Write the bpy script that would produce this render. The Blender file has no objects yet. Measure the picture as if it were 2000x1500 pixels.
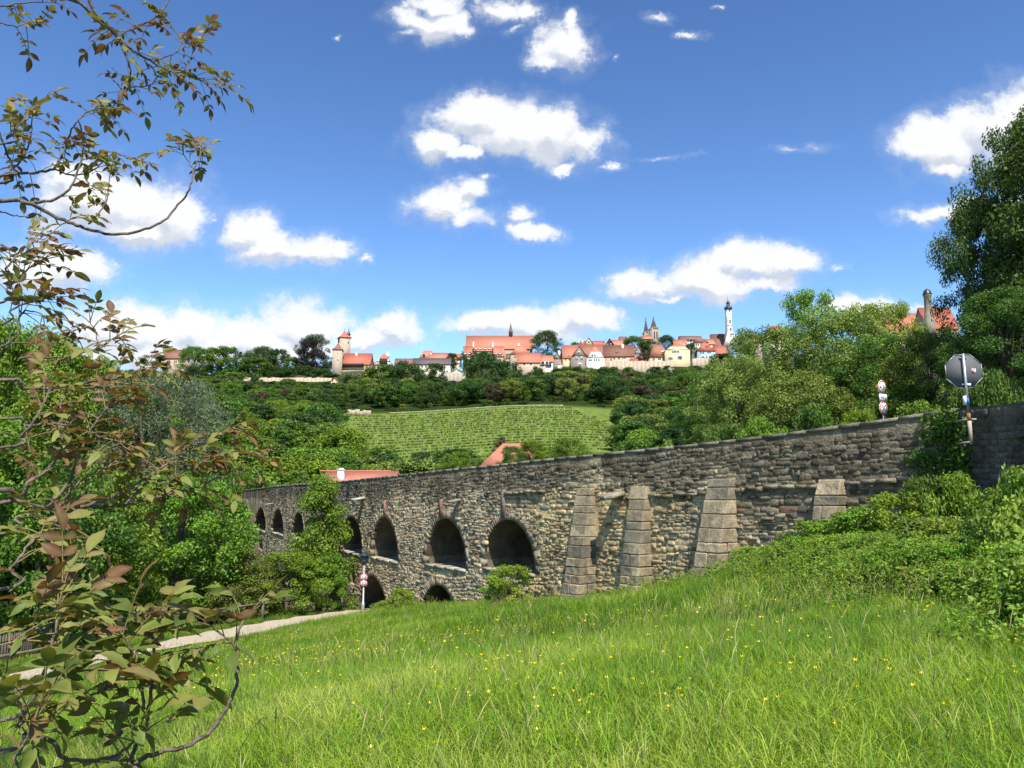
import bpy, bmesh, math, random
import numpy as np
from mathutils import Vector, Matrix, Quaternion

SC = bpy.context.scene
COL = SC.collection
# ------------------------------------------------------------------ camera, light, sky
FPX = 1511.0                      # focal length in pixels of the 2000 px wide photograph
PITCH = math.atan2(215.0, FPX)    # eye-level line at y = 965
cam_d = bpy.data.cameras.new('camera')
cam_d.sensor_width = 36.0
cam_d.lens = 36.0 * FPX / 2000.0
cam_d.clip_start = 0.05
cam_d.clip_end = 8000
cam = bpy.data.objects.new('camera', cam_d)
COL.objects.link(cam)
cam.location = (0, 0, 0)          # world z = 0 is the eye height
cam.rotation_euler = (math.pi / 2 + PITCH, 0, 0)
SC.camera = cam

SUN_AZ = (0.20, -0.98)
SUN_EL = math.radians(54)
_n = math.hypot(*SUN_AZ)
SUN = Vector((SUN_AZ[0] / _n * math.cos(SUN_EL), SUN_AZ[1] / _n * math.cos(SUN_EL), math.sin(SUN_EL)))
sun_d = bpy.data.lights.new('sun', 'SUN')
sun_d.energy = 5.0
sun_d.angle = math.radians(0.5)
sun_d.color = (1.0, 0.95, 0.87)
sun = bpy.data.objects.new('sun', sun_d)
COL.objects.link(sun)
sun.rotation_euler = SUN.to_track_quat('Z', 'Y').to_euler()

SC.view_settings.view_transform = 'Standard'
SC.view_settings.look = 'None'
SC.view_settings.exposure = 0.62
SC.view_settings.gamma = 1.0
SC.view_settings.use_curve_mapping = False
try:
    SC.cycles.max_bounces = 6
    SC.cycles.diffuse_bounces = 3
    SC.cycles.transmission_bounces = 3
    SC.cycles.use_denoising = True
except Exception:
    pass

_F = np.array((0, math.cos(PITCH), math.sin(PITCH)))
_U = np.array((0, -math.sin(PITCH), math.cos(PITCH)))
_R = np.array((1.0, 0, 0))


def at(px, py, D):
    """point seen at pixel (px, py) of the photograph, D metres in front of the camera"""
    v = _R * (px - 1000) + _U * (750 - py) + _F * FPX
    v = v * (D / v[1])
    return Vector(v)


def proj(x, y, z):
    x, y, z = np.asarray(x, float), np.asarray(y, float), np.asarray(z, float)
    d = y * _F[1] + z * _F[2]
    up = y * _U[1] + z * _U[2]
    return 1000 + FPX * x / d, 750 - FPX * up / d


# clouds: (px, py, radius x, radius y, weight)
CLOUDS = [
    (815, 48, 60, 30, .85), (862, 50, 70, 34, .95), (850, 10, 56, 30, .9), (905, 62, 46, 20, .7), (785, 70, 34, 18, .55), (975, 18, 52, 36, .9), (1030, 25, 44, 34, .75), (1000, 60, 44, 18, .5),
    (1105, 96, 52, 50, .95), (1080, 124, 44, 26, .75), (1112, 46, 20, 28, .7), (1068, 100, 34, 26, .6), (1198, 110, 18, 14, .4), (1290, 34, 44, 14, .6),
    (1346, 66, 36, 13, .65), (1415, 10, 26, 9, .4), (660, 76, 16, 10, .4),
    (930, 228, 80, 46, 1), (1000, 255, 96, 54, 1), (1085, 262, 76, 48, 1), (1140, 278, 58, 46, .85), (855, 277, 56, 34, .95),
    (1095, 325, 34, 16, .5), (1185, 322, 36, 14, .55), (905, 300, 60, 20, .8), (1300, 305, 120, 12, .18), (1560, 290, 150, 20, .16),
    (858, 396, 62, 36, .95), (915, 368, 46, 22, .9), (955, 348, 26, 12, .75), (905, 428, 76, 30, .6), (1012, 424, 42, 24, .65), (1040, 460, 44, 20, .85),
    (175, 390, 82, 66, 1), (265, 405, 110, 62, 1), (335, 418, 74, 48, 1), (140, 350, 46, 34, .9), (280, 445, 120, 28, .9), (415, 425, 22, 16, .4),
    (488, 448, 46, 36, .95), (530, 482, 66, 32, .95), (592, 490, 82, 32, .95), (650, 486, 56, 22, .8), (712, 500, 26, 10, .6),
    (140, 524, 64, 46, 1), (70, 535, 70, 40, .95), (220, 590, 70, 20, .35),
    (200, 645, 80, 40, .9), (270, 648, 120, 56, 1), (370, 642, 72, 50, 1), (330, 690, 190, 44, 1), (480, 664, 90, 40, .95), (600, 640, 80, 46, 1),
    (560, 676, 140, 32, .9), (765, 638, 54, 30, 1), (720, 660, 92, 24, .85), (660, 690, 100, 30, .6),
    (950, 632, 66, 28, .95), (1045, 634, 96, 34, 1), (1130, 614, 82, 28, .95), (1040, 660, 130, 22, .7), (905, 640, 30, 16, .7),
    (1265, 562, 62, 34, 1), (1370, 546, 108, 40, 1), (1475, 512, 92, 34, 1), (1545, 514, 60, 28, 1), (1430, 502, 46, 30, .95), (1290, 585, 90, 14, .7), (1480, 550, 100, 20, .8),
    (1635, 525, 30, 12, .5), (1640, 600, 60, 26, .8), (1720, 608, 70, 30, .8), (1800, 600, 60, 20, .6),
    (1855, 285, 92, 54, 1), (1935, 252, 86, 62, 1), (1990, 245, 70, 66, 1), (1850, 328, 70, 20, .85), (2080, 270, 90, 60, 1),
    (1840, 424, 86, 22, .85), (1912, 400, 56, 16, .85), (1980, 400, 60, 20, .7),
]


def build_world():
    w = bpy.data.worlds.new('World')
    SC.world = w
    w.use_nodes = True
    nt = w.node_tree
    nt.nodes.clear()

    def N(tree, typ, **kw):
        n = tree.nodes.new(typ)
        for k, v in kw.items():
            setattr(n, k, v)
        return n

    def math_(tree, op, a, b=None, c=None, clamp=False):
        n = N(tree, 'ShaderNodeMath', operation=op, use_clamp=clamp)
        for i, v in enumerate((a, b, c)):
            if v is None:
                continue
            if isinstance(v, (int, float)):
                n.inputs[i].default_value = v
            else:
                tree.links.new(v, n.inputs[i])
        return n.outputs[0]

    # group: the height of the cloud field at a direction (x/y, z/y)
    g = bpy.data.node_groups.new('cloud_field', 'ShaderNodeTree')
    g.interface.new_socket('P', in_out='INPUT', socket_type='NodeSocketVector')
    g.interface.new_socket('f', in_out='OUTPUT', socket_type='NodeSocketFloat')
    gi = N(g, 'NodeGroupInput')
    go = N(g, 'NodeGroupOutput')
    cur = None
    for px, py, rx, ry, wt in CLOUDS:
        p = at(px, py, 1.0)
        kx, ky = FPX / (rx * 1.12), FPX / (ry * 1.15)
        m = N(g, 'ShaderNodeVectorMath', operation='MULTIPLY_ADD')
        g.links.new(gi.outputs[0], m.inputs[0])
        m.inputs[1].default_value = (kx, ky, 0)
        m.inputs[2].default_value = (-p.x * kx, -p.z * ky, 0)
        L = N(g, 'ShaderNodeVectorMath', operation='LENGTH')
        g.links.new(m.outputs[0], L.inputs[0])
        f = math_(g, 'MULTIPLY_ADD', L.outputs['Value'], -0.85, wt + 0.16)
        cur = f if cur is None else math_(g, 'SMOOTH_MAX', cur, f, 0.12)
    g.links.new(cur, go.inputs[0])

    tc = N(nt, 'ShaderNodeTexCoord')
    sx = N(nt, 'ShaderNodeSeparateXYZ')
    nt.links.new(tc.outputs['Generated'], sx.inputs[0])
    X, Y, Z = sx.outputs
    Ys = math_(nt, 'MAXIMUM', Y, 0.08)
    u = math_(nt, 'DIVIDE', X, Ys)
    v = math_(nt, 'DIVIDE', Z, Ys)
    cb = N(nt, 'ShaderNodeCombineXYZ')
    nt.links.new(u, cb.inputs[0])
    nt.links.new(v, cb.inputs[1])
    # ragged edges: warp the lookup
    ns = N(nt, 'ShaderNodeTexNoise')
    ns.inputs['Scale'].default_value = 11
    ns.inputs['Detail'].default_value = 7
    ns.inputs['Roughness'].default_value = 0.7
    nt.links.new(cb.outputs[0], ns.inputs['Vector'])
    wv = N(nt, 'ShaderNodeVectorMath', operation='SUBTRACT')
    nt.links.new(ns.outputs['Color'], wv.inputs[0])
    wv.inputs[1].default_value = (.5, .5, .5)
    ws = N(nt, 'ShaderNodeVectorMath', operation='MULTIPLY_ADD')
    nt.links.new(wv.outputs[0], ws.inputs[0])
    ws.inputs[1].default_value = (.095, .06, 0)
    nt.links.new(cb.outputs[0], ws.inputs[2])
    f1 = N(nt, 'ShaderNodeGroup')
    f1.node_tree = g
    nt.links.new(ws.outputs[0], f1.inputs[0])
    up = N(nt, 'ShaderNodeVectorMath', operation='ADD')
    nt.links.new(ws.outputs[0], up.inputs[0])
    up.inputs[1].default_value = (0.006, 0.016, 0)
    f2 = N(nt, 'ShaderNodeGroup')
    f2.node_tree = g
    nt.links.new(up.outputs[0], f2.inputs[0])
    n2 = N(nt, 'ShaderNodeTexNoise')
    n2.inputs['Scale'].default_value = 13
    n2.inputs['Detail'].default_value = 11
    n2.inputs['Roughness'].default_value = 0.62
    nt.links.new(cb.outputs[0], n2.inputs['Vector'])
    nn = math_(nt, 'MULTIPLY_ADD', n2.outputs['Fac'], 1.9, -0.95)
    fld = math_(nt, 'ADD', f1.outputs[0], nn)
    mr = N(nt, 'ShaderNodeMapRange', interpolation_type='SMOOTHSTEP')
    nt.links.new(fld, mr.inputs['Value'])
    mr.inputs['From Min'].default_value = 0.05
    mr.inputs['From Max'].default_value = 0.62
    front = N(nt, 'ShaderNodeMapRange')
    nt.links.new(Y, front.inputs['Value'])
    front.inputs['From Min'].default_value = 0.1
    front.inputs['From Max'].default_value = 0.2
    veil = N(nt, 'ShaderNodeMapRange', interpolation_type='SMOOTHSTEP')
    nt.links.new(fld, veil.inputs['Value'])
    veil.inputs['From Min'].default_value = -0.3
    veil.inputs['From Max'].default_value = 0.5
    veil.inputs['To Max'].default_value = 0.2
    mask_a = math_(nt, 'MULTIPLY', math_(nt, 'MAXIMUM', mr.outputs[0], veil.outputs[0]), front.outputs[0])
    # the rest of the sky carries scattered fair-weather clouds of the same sort
    Zs = math_(nt, 'MAXIMUM', math_(nt, 'ABSOLUTE', Z), 0.06)
    c2 = N(nt, 'ShaderNodeCombineXYZ')
    nt.links.new(math_(nt, 'DIVIDE', X, Zs), c2.inputs[0])
    nt.links.new(math_(nt, 'DIVIDE', Y, Zs), c2.inputs[1])
    n3 = N(nt, 'ShaderNodeTexNoise')
    n3.inputs['Scale'].default_value = 1.3
    n3.inputs['Detail'].default_value = 8
    nt.links.new(c2.outputs[0], n3.inputs['Vector'])
    m3 = N(nt, 'ShaderNodeMapRange', interpolation_type='SMOOTHSTEP')
    nt.links.new(n3.outputs['Fac'], m3.inputs['Value'])
    m3.inputs['From Min'].default_value = 0.56
    m3.inputs['From Max'].default_value = 0.68
    au = math_(nt, 'ABSOLUTE', u)
    o1 = N(nt, 'ShaderNodeMapRange')
    nt.links.new(math_(nt, 'MAXIMUM', au, math_(nt, 'MULTIPLY_ADD', v, 1.0, -0.04)), o1.inputs['Value'])
    o1.inputs['From Min'].default_value = 0.76
    o1.inputs['From Max'].default_value = 0.9
    back = math_(nt, 'SUBTRACT', 1.0, front.outputs[0])
    outm = math_(nt, 'MAXIMUM', o1.outputs[0], back)
    zup = N(nt, 'ShaderNodeMapRange')
    nt.links.new(Z, zup.inputs['Value'])
    zup.inputs['From Min'].default_value = 0.05
    zup.inputs['From Max'].default_value = 0.15
    mask_b = math_(nt, 'MULTIPLY', math_(nt, 'MULTIPLY', m3.outputs[0], outm), zup.outputs[0])
    mask = math_(nt, 'MAXIMUM', mask_a, mask_b, clamp=True)
    mask = math_(nt, 'MULTIPLY', mask, 0.97)

    sky = N(nt, 'ShaderNodeTexSky')
    sky.sky_type = 'NISHITA'
    sky.sun_disc = False
    sky.sun_elevation = SUN_EL
    sky.sun_rotation = math.atan2(SUN.x, SUN.y)
    sky.altitude = 350
    sky.air_density = 1.0
    sky.dust_density = 0.2
    sky.ozone_density = 2.2
    hs = N(nt, 'ShaderNodeHueSaturation')
    hs.inputs['Saturation'].default_value = SKY_SAT
    hs.inputs['Hue'].default_value = 0.5
    hs.inputs['Value'].default_value = 1.0
    nt.links.new(sky.outputs[0], hs.inputs['Color'])
    b1 = N(nt, 'ShaderNodeBackground')
    b1.inputs['Strength'].default_value = SKY_STR
    gm = N(nt, 'ShaderNodeGamma')                  # deeper blue overhead, as the clear air of the photograph shows
    gm.inputs['Gamma'].default_value = 1.35
    nt.links.new(hs.outputs[0], gm.inputs['Color'])
    nt.links.new(gm.outputs[0], b1.inputs['Color'])
    # cloud tone: white tops, pale grey-blue undersides
    df = math_(nt, 'SUBTRACT', f2.outputs[0], f1.outputs[0])
    sh = N(nt, 'ShaderNodeMapRange', interpolation_type='SMOOTHSTEP')
    nt.links.new(math_(nt, 'ADD', df, math_(nt, 'MULTIPLY', nn, -0.5)), sh.inputs['Value'])
    sh.inputs['From Min'].default_value = -0.08
    sh.inputs['From Max'].default_value = 0.36
    mx = N(nt, 'ShaderNodeMix', data_type='RGBA')
    nt.links.new(sh.outputs[0], mx.inputs['Factor'])
    mx.inputs['A'].default_value = (0.66, 0.665, 0.68, 1)
    mx.inputs['B'].default_value = (0.43, 0.465, 0.53, 1)
    b2 = N(nt, 'ShaderNodeBackground')
    b2.inputs['Strength'].default_value = 1.0
    nt.links.new(mx.outputs['Result'], b2.inputs['Color'])
    ms = N(nt, 'ShaderNodeMixShader')
    nt.links.new(mask, ms.inputs[0])
    nt.links.new(b1.outputs[0], ms.inputs[1])
    nt.links.new(b2.outputs[0], ms.inputs[2])
    o = N(nt, 'ShaderNodeOutputWorld')
    nt.links.new(ms.outputs[0], o.inputs['Surface'])


SKY_STR = 0.084
SKY_SAT = 1.06
build_world()

# ------------------------------------------------------------------ helpers
RNG = np.random.default_rng(7)
rnd = random.Random(11)


def tag(o, label=None, cat=None, group=None, kind=None):
    if label: o['label'] = label
    if cat: o['category'] = cat
    if group: o['group'] = group
    if kind: o['kind'] = kind
    return o


def empty(name, loc, rz=0.0, label=None, cat=None, group=None, parent=None):
    o = bpy.data.objects.new(name, None)
    COL.objects.link(o)
    o.location = loc
    o.rotation_euler = (0, 0, rz)
    o.empty_display_size = 0.2
    if parent: o.parent = parent
    return tag(o, label, cat, group)


def link(name, mesh, parent=None, loc=(0, 0, 0)):
    o = bpy.data.objects.new(name, mesh)
    COL.objects.link(o)
    o.location = loc
    if parent: o.parent = parent
    return o


def arr_mesh(name, V, Fc, mats=(), attrs=None, smooth=False, mat_idx=None):
    """V (n,3); Fc (m,k) array or a list of tuples"""
    me = bpy.data.meshes.new(name)
    V = np.asarray(V, np.float32)
    me.vertices.add(len(V))
    me.vertices.foreach_set('co', V.ravel())
    if isinstance(Fc, np.ndarray):
        m, k = Fc.shape
        me.loops.add(m * k)
        me.loops.foreach_set('vertex_index', Fc.astype(np.int32).ravel())
        me.polygons.add(m)
        me.polygons.foreach_set('loop_start', np.arange(0, m * k, k, dtype=np.int32))
    else:
        ln = np.array([len(f) for f in Fc], np.int32)
        idx = np.array([i for f in Fc for i in f], np.int32)
        me.loops.add(len(idx))
        me.loops.foreach_set('vertex_index', idx)
        me.polygons.add(len(ln))
        me.polygons.foreach_set('loop_start', np.concatenate(([0], np.cumsum(ln)[:-1])).astype(np.int32))
    if mat_idx is not None:
        me.polygons.foreach_set('material_index', np.asarray(mat_idx, np.int32))
    for m_ in mats:
        me.materials.append(m_)
    for nm, (typ, a) in (attrs or {}).items():
        at_ = me.attributes.new(nm, typ, 'POINT')
        a = np.asarray(a, np.float32 if typ != 'INT' else np.int32)
        at_.data.foreach_set('color' if typ == 'FLOAT_COLOR' else 'vector' if typ == 'FLOAT_VECTOR' else 'value', a.ravel())
    me.update(calc_edges=True)
    me.validate()
    if smooth:
        me.polygons.foreach_set('use_smooth', np.ones(len(me.polygons), bool))
    return me


class MB:
    """collects shapes into one mesh"""
    def __init__(s):
        s.v, s.f, s.m, s.c = [], [], [], []

    def add(s, vs, fs, mi=0, col=(1, 1, 1, 1)):
        o = len(s.v)
        s.v += [tuple(p) for p in vs]
        s.f += [tuple(i + o for i in f) for f in fs]
        s.m += [mi] * len(fs)
        s.c += [col] * len(vs)
        return s

    def box(s, x0, x1, y0, y1, z0, z1, mi=0, col=(1, 1, 1, 1)):
        return s.add([(x0, y0, z0), (x1, y0, z0), (x1, y1, z0), (x0, y1, z0), (x0, y0, z1), (x1, y0, z1), (x1, y1, z1), (x0, y1, z1)],
                     [(0, 3, 2, 1), (4, 5, 6, 7), (0, 1, 5, 4), (1, 2, 6, 5), (2, 3, 7, 6), (3, 0, 4, 7)], mi, col)

    def prism(s, poly, y0, y1, mi=0, col=(1, 1, 1, 1)):
        """poly: (x,z) outline extruded from y0 to y1"""
        n = len(poly)
        vs = [(x, y0, z) for x, z in poly] + [(x, y1, z) for x, z in poly]
        fs = [tuple(range(n)), tuple(range(2 * n - 1, n - 1, -1))] + [(i, i + n, (i + 1) % n + n, (i + 1) % n) for i in range(n)]
        return s.add(vs, fs, mi, col)

    def tube(s, pts, rad, n=7, mi=0, col=(1, 1, 1, 1), caps=True):
        pts = [Vector(p) for p in pts]
        vs, fs = [], []
        t0 = (pts[1] - pts[0]).normalized()
        ref = Vector((0, 0, 1)) if abs(t0.z) < .9 else Vector((1, 0, 0))
        a = t0.cross(ref).normalized()
        for i, p in enumerate(pts):
            t = (pts[min(i + 1, len(pts) - 1)] - pts[max(i - 1, 0)]).normalized()
            a = (a - t * a.dot(t)).normalized()
            b = t.cross(a)
            r = rad[i] if hasattr(rad, '__len__') else rad
            for k in range(n):
                q = 2 * math.pi * k / n
                vs.append(p + (a * math.cos(q) + b * math.sin(q)) * r)
        for i in range(len(pts) - 1):
            for k in range(n):
                fs.append((i * n + k, i * n + (k + 1) % n, (i + 1) * n + (k + 1) % n, (i + 1) * n + k))
        if caps:
            fs.append(tuple(range(n - 1, -1, -1)))
            fs.append(tuple(range((len(pts) - 1) * n, len(pts) * n)))
        return s.add(vs, fs, mi, col)

    def lathe(s, prof, n=12, cx=0, cy=0, mi=0, a0=0.0, col=(1, 1, 1, 1)):
        vs, fs = [], []
        for r, z in prof:
            for k in range(n):
                q = a0 + 2 * math.pi * k / n
                vs.append((cx + r * math.cos(q), cy + r * math.sin(q), z))
        for i in range(len(prof) - 1):
            for k in range(n):
                fs.append((i * n + k, i * n + (k + 1) % n, (i + 1) * n + (k + 1) % n, (i + 1) * n + k))
        fs.append(tuple(range(n - 1, -1, -1)))
        fs.append(tuple(range((len(prof) - 1) * n, len(prof) * n)))
        return s.add(vs, fs, mi, col)

    def mesh(s, name, mats, smooth=False, color=False):
        if not isinstance(mats, (list, tuple)): mats = [mats]
        at_ = {'tint': ('FLOAT_COLOR', np.array(s.c))} if color else None
        return arr_mesh(name, np.array(s.v), s.f, mats, at_, smooth, s.m)

    def build(s, name, mats, parent=None, loc=(0, 0, 0), smooth=False, color=False):
        return link(name, s.mesh(name, mats, smooth, color), parent, loc)


# ------------------------------------------------------------------ materials
def new_mat(name):
    m = bpy.data.materials.new(name)
    m.use_nodes = True
    nt = m.node_tree
    nt.nodes.clear()
    return m, nt


def surf(name, c1, c2=None, scale=4.0, rough=.85, bump=0.0, bscale=None, detail=6, spec=.25, tint=False, metal=0.0, c3=None, objvar=0.0, coords='Object', stretch=None, stain=0.0):
    m, nt = new_mat(name)
    L = nt.links.new
    o = nt.nodes.new('ShaderNodeOutputMaterial')
    p = nt.nodes.new('ShaderNodeBsdfPrincipled')
    L(p.outputs[0], o.inputs[0])
    p.inputs['Roughness'].default_value = rough
    p.inputs['Specular IOR Level'].default_value = spec
    p.inputs['Metallic'].default_value = metal
    tc = nt.nodes.new('ShaderNodeTexCoord')
    vec = tc.outputs[coords]
    if stretch:
        mp = nt.nodes.new('ShaderNodeMapping')
        mp.inputs['Scale'].default_value = stretch
        L(vec, mp.inputs[0])
        vec = mp.outputs[0]
    n = nt.nodes.new('ShaderNodeTexNoise')
    n.inputs['Scale'].default_value = scale
    n.inputs['Detail'].default_value = detail
    n.inputs['Roughness'].default_value = .65
    L(vec, n.inputs['Vector'])
    r = nt.nodes.new('ShaderNodeValToRGB')
    e = r.color_ramp.elements
    c2 = c2 or tuple(x * .75 for x in c1)
    e[0].position, e[0].color = .32, (*c2, 1)
    e[1].position, e[1].color = .68, (*c1, 1)
    if c3:
        q = e.new(.5)
        q.color = (*c3, 1)
    L(n.outputs['Fac'], r.inputs[0])
    colr = r.outputs[0]
    if tint:
        a = nt.nodes.new('ShaderNodeAttribute')
        a.attribute_name = 'tint'
        mx = nt.nodes.new('ShaderNodeMix')
        mx.data_type = 'RGBA'
        mx.blend_type = 'MULTIPLY'
        mx.inputs['Factor'].default_value = 1
        L(a.outputs['Color'], mx.inputs['A'])
        L(colr, mx.inputs['B'])
        colr = mx.outputs['Result']
    if stain:
        ge = nt.nodes.new('ShaderNodeNewGeometry')
        n4 = nt.nodes.new('ShaderNodeTexNoise')
        n4.inputs['Scale'].default_value = .9
        n4.inputs['Detail'].default_value = 7
        n4.inputs['Roughness'].default_value = .7
        L(ge.outputs['Position'], n4.inputs['Vector'])
        m4 = nt.nodes.new('ShaderNodeMapRange')
        m4.inputs['From Min'].default_value = .35
        m4.inputs['From Max'].default_value = .62
        m4.inputs['To Min'].default_value = 1 - stain
        m4.inputs['To Max'].default_value = 1.08
        L(n4.outputs['Fac'], m4.inputs['Value'])
        hs = nt.nodes.new('ShaderNodeHueSaturation')
        L(m4.outputs[0], hs.inputs['Value'])
        L(colr, hs.inputs['Color'])
        colr = hs.outputs[0]
    if objvar:
        oi = nt.nodes.new('ShaderNodeObjectInfo')
        hv = nt.nodes.new('ShaderNodeHueSaturation')
        mr = nt.nodes.new('ShaderNodeMapRange')
        mr.inputs['To Min'].default_value = 1 - objvar
        mr.inputs['To Max'].default_value = 1 + objvar
        L(oi.outputs['Random'], mr.inputs['Value'])
        L(mr.outputs[0], hv.inputs['Value'])
        L(colr, hv.inputs['Color'])
        colr = hv.outputs[0]
    L(colr, p.inputs['Base Color'])
    if bump:
        n2 = nt.nodes.new('ShaderNodeTexNoise')
        n2.inputs['Scale'].default_value = bscale or scale * 3
        n2.inputs['Detail'].default_value = 8
        L(vec, n2.inputs['Vector'])
        b = nt.nodes.new('ShaderNodeBump')
        b.inputs['Strength'].default_value = bump
        b.inputs['Distance'].default_value = .05
        L(n2.outputs['Fac'], b.inputs['Height'])
        L(b.outputs[0], p.inputs['Normal'])
    return m


def leafmat(name, dark, light, trans=.3, tcol=None, rough=.55, spec=.25, accent=None, objvar=.18, huevar=.02):
    """colour from the per-leaf attribute 'var'"""
    m, nt = new_mat(name)
    L = nt.links.new
    o = nt.nodes.new('ShaderNodeOutputMaterial')
    a = nt.nodes.new('ShaderNodeAttribute')
    a.attribute_name = 'var'
    r = nt.nodes.new('ShaderNodeValToRGB')
    e = r.color_ramp.elements
    e[0].position, e[0].color = 0.05, (*dark, 1)
    e[1].position, e[1].color = .95, (*light, 1)
    for pos, c in (accent or []):
        q = e.new(pos)
        q.color = (*c, 1)
    L(a.outputs['Fac'], r.inputs[0])
    oi = nt.nodes.new('ShaderNodeObjectInfo')
    hv = nt.nodes.new('ShaderNodeHueSaturation')
    mr = nt.nodes.new('ShaderNodeMapRange')
    mr.inputs['To Min'].default_value = 1 - objvar
    mr.inputs['To Max'].default_value = 1 + objvar
    L(oi.outputs['Random'], mr.inputs['Value'])
    L(mr.outputs[0], hv.inputs['Value'])
    m7 = nt.nodes.new('ShaderNodeMath')
    m7.operation = 'MULTIPLY'
    m7.inputs[1].default_value = 7.31
    L(oi.outputs['Random'], m7.inputs[0])
    m8 = nt.nodes.new('ShaderNodeMath')
    m8.operation = 'FRACT'
    L(m7.outputs[0], m8.inputs[0])
    mh = nt.nodes.new('ShaderNodeMapRange')
    mh.inputs['To Min'].default_value = .5 - huevar
    mh.inputs['To Max'].default_value = .5 + huevar
    L(m8.outputs[0], mh.inputs['Value'])
    L(mh.outputs[0], hv.inputs['Hue'])
    L(r.outputs[0], hv.inputs['Color'])
    p = nt.nodes.new('ShaderNodeBsdfPrincipled')
    p.inputs['Roughness'].default_value = rough
    p.inputs['Specular IOR Level'].default_value = spec
    L(hv.outputs[0], p.inputs['Base Color'])
    t = nt.nodes.new('ShaderNodeBsdfTranslucent')
    tm = nt.nodes.new('ShaderNodeMix')
    tm.data_type = 'RGBA'
    tm.blend_type = 'MULTIPLY'
    tm.inputs['Factor'].default_value = 1
    L(hv.outputs[0], tm.inputs['A'])
    tm.inputs['B'].default_value = (*(tcol or (1.3, 1.25, .55)), 1)
    L(tm.outputs['Result'], t.inputs['Color'])
    ms = nt.nodes.new('ShaderNodeMixShader')
    ms.inputs[0].default_value = trans
    L(p.outputs[0], ms.inputs[1])
    L(t.outputs[0], ms.inputs[2])
    L(ms.outputs[0], o.inputs[0])
    return m


MAT = {}
MAT['bark'] = surf('bark', (.16, .12, .085), (.06, .045, .035), 9, bump=.5)
MAT['twig'] = surf('twig_bark', (.21, .165, .125), (.065, .05, .04), 22, bump=.4, bscale=60)
MAT['l_bright'] = leafmat('leaf_bright', (.066, .122, .013), (.23, .35, .035))
MAT['l_mid'] = leafmat('leaf_mid', (.042, .09, .014), (.145, .245, .034))
MAT['l_dark'] = leafmat('leaf_dark', (.022, .05, .012), (.072, .135, .026), trans=.25)
MAT['l_ash'] = leafmat('leaf_ash', (.030, .068, .013), (.105, .185, .03), trans=.28)
MAT['l_olive'] = leafmat('leaf_olive', (.075, .115, .02), (.26, .325, .065), trans=.25)
MAT['l_grey'] = leafmat('leaf_grey', (.06, .09, .045), (.19, .23, .12), trans=.2)
MAT['l_copper'] = leafmat('leaf_copper', (.012, .009, .012), (.04, .026, .028), trans=.1, tcol=(1, .6, .5), objvar=.05)
MAT['l_rust'] = leafmat('leaf_rust', (.05, .045, .02), (.13, .085, .045), trans=.2)
MAT['l_light'] = leafmat('leaf_light', (.09, .15, .018), (.28, .40, .05))
MAT['l_bush'] = leafmat('leaf_bush', (.07, .145, .014), (.26, .405, .038))
MAT['stone'] = surf('stone_block', (1.0, 1.0, 1.0), (.55, .53, .50), 9, rough=.95, bump=1.0, bscale=14, spec=.1, tint=True, stain=.5)
MAT['block'] = surf('ashlar_block', (1.0, 1.0, 1.0), (.5, .49, .47), 5, rough=.95, bump=.9, bscale=18, spec=.1, tint=True, stain=.35)
MAT['road'] = surf('asphalt', (.06, .06, .062), (.04, .04, .042), 30, bump=.2)
MAT['path'] = surf('gravel_path', (.50, .42, .31), (.36, .30, .22), 6, bump=.5, bscale=40)
MAT['wood'] = surf('weathered_wood', (.20, .165, .125), (.10, .08, .06), 6, bump=.4, stretch=(1, 1, 6))
MAT['steel'] = surf('galvanised_steel', (.42, .45, .46), (.30, .32, .33), 12, rough=.45, metal=.6)
MAT['dark_metal'] = surf('dark_metal', (.03, .04, .045), (.02, .025, .03), 12, rough=.4, spec=.5)
MAT['white'] = surf('white_paint', (.80, .80, .78), (.72, .72, .70), 6, rough=.6)
MAT['red'] = surf('sign_red', (.55, .015, .02), (.48, .013, .018), 6, rough=.4)
MAT['black'] = surf('sign_black', (.012, .012, .014), (.01, .01, .01), 6, rough=.5)
MAT['signback'] = surf('grey_sign_back', (.125, .128, .13), (.105, .107, .11), 9, rough=.8, spec=.1)
MAT['blue'] = surf('blue_band', (.03, .12, .5), (.025, .10, .42), 9, rough=.5)
MAT['roof_orange'] = surf('roof_tiles_orange', (.52, .20, .125), (.40, .145, .09), 1.2, rough=.9, bump=.3, bscale=5, objvar=.08)
MAT['roof_red'] = surf('roof_tiles_red', (.47, .15, .10), (.36, .115, .075), 1.2, rough=.9, bump=.3, bscale=5, objvar=.08)
MAT['roof_brown'] = surf('roof_tiles_brown', (.26, .125, .085), (.18, .085, .06), 1.2, rough=.9, bump=.3, bscale=5, objvar=.08)
MAT['roof_mixed'] = surf('roof_tiles_mixed', (.38, .165, .105), (.22, .105, .07), .9, rough=.9, bump=.3, bscale=5)
MAT['roof_grey'] = surf('roof_slate', (.15, .12, .11), (.10, .085, .08), 1.2, rough=.85)
MAT['w_stone'] = surf('sandstone_wall', (.46, .38, .27), (.31, .25, .18), 1.1, bump=.5, bscale=4)
MAT['w_stone2'] = surf('pale_stone_wall', (.42, .37, .29), (.28, .24, .18), .8, bump=.5, bscale=3)
MAT['w_yellow'] = surf('yellow_render', (.60, .50, .29), (.53, .44, .25), .7)
MAT['w_pale'] = surf('pale_yellow_render', (.58, .53, .39), (.50, .46, .34), .7)
MAT['w_white'] = surf('white_render', (.66, .64, .58), (.58, .565, .51), .7)
MAT['w_pink'] = surf('salmon_render', (.55, .37, .26), (.49, .32, .22), .7)
MAT['w_blue'] = surf('blue_render', (.30, .44, .64), (.26, .39, .58), .7)
MAT['w_grey'] = surf('grey_boards', (.25, .21, .16), (.18, .15, .12), 1.4, stretch=(6, 1, 1))
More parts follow.
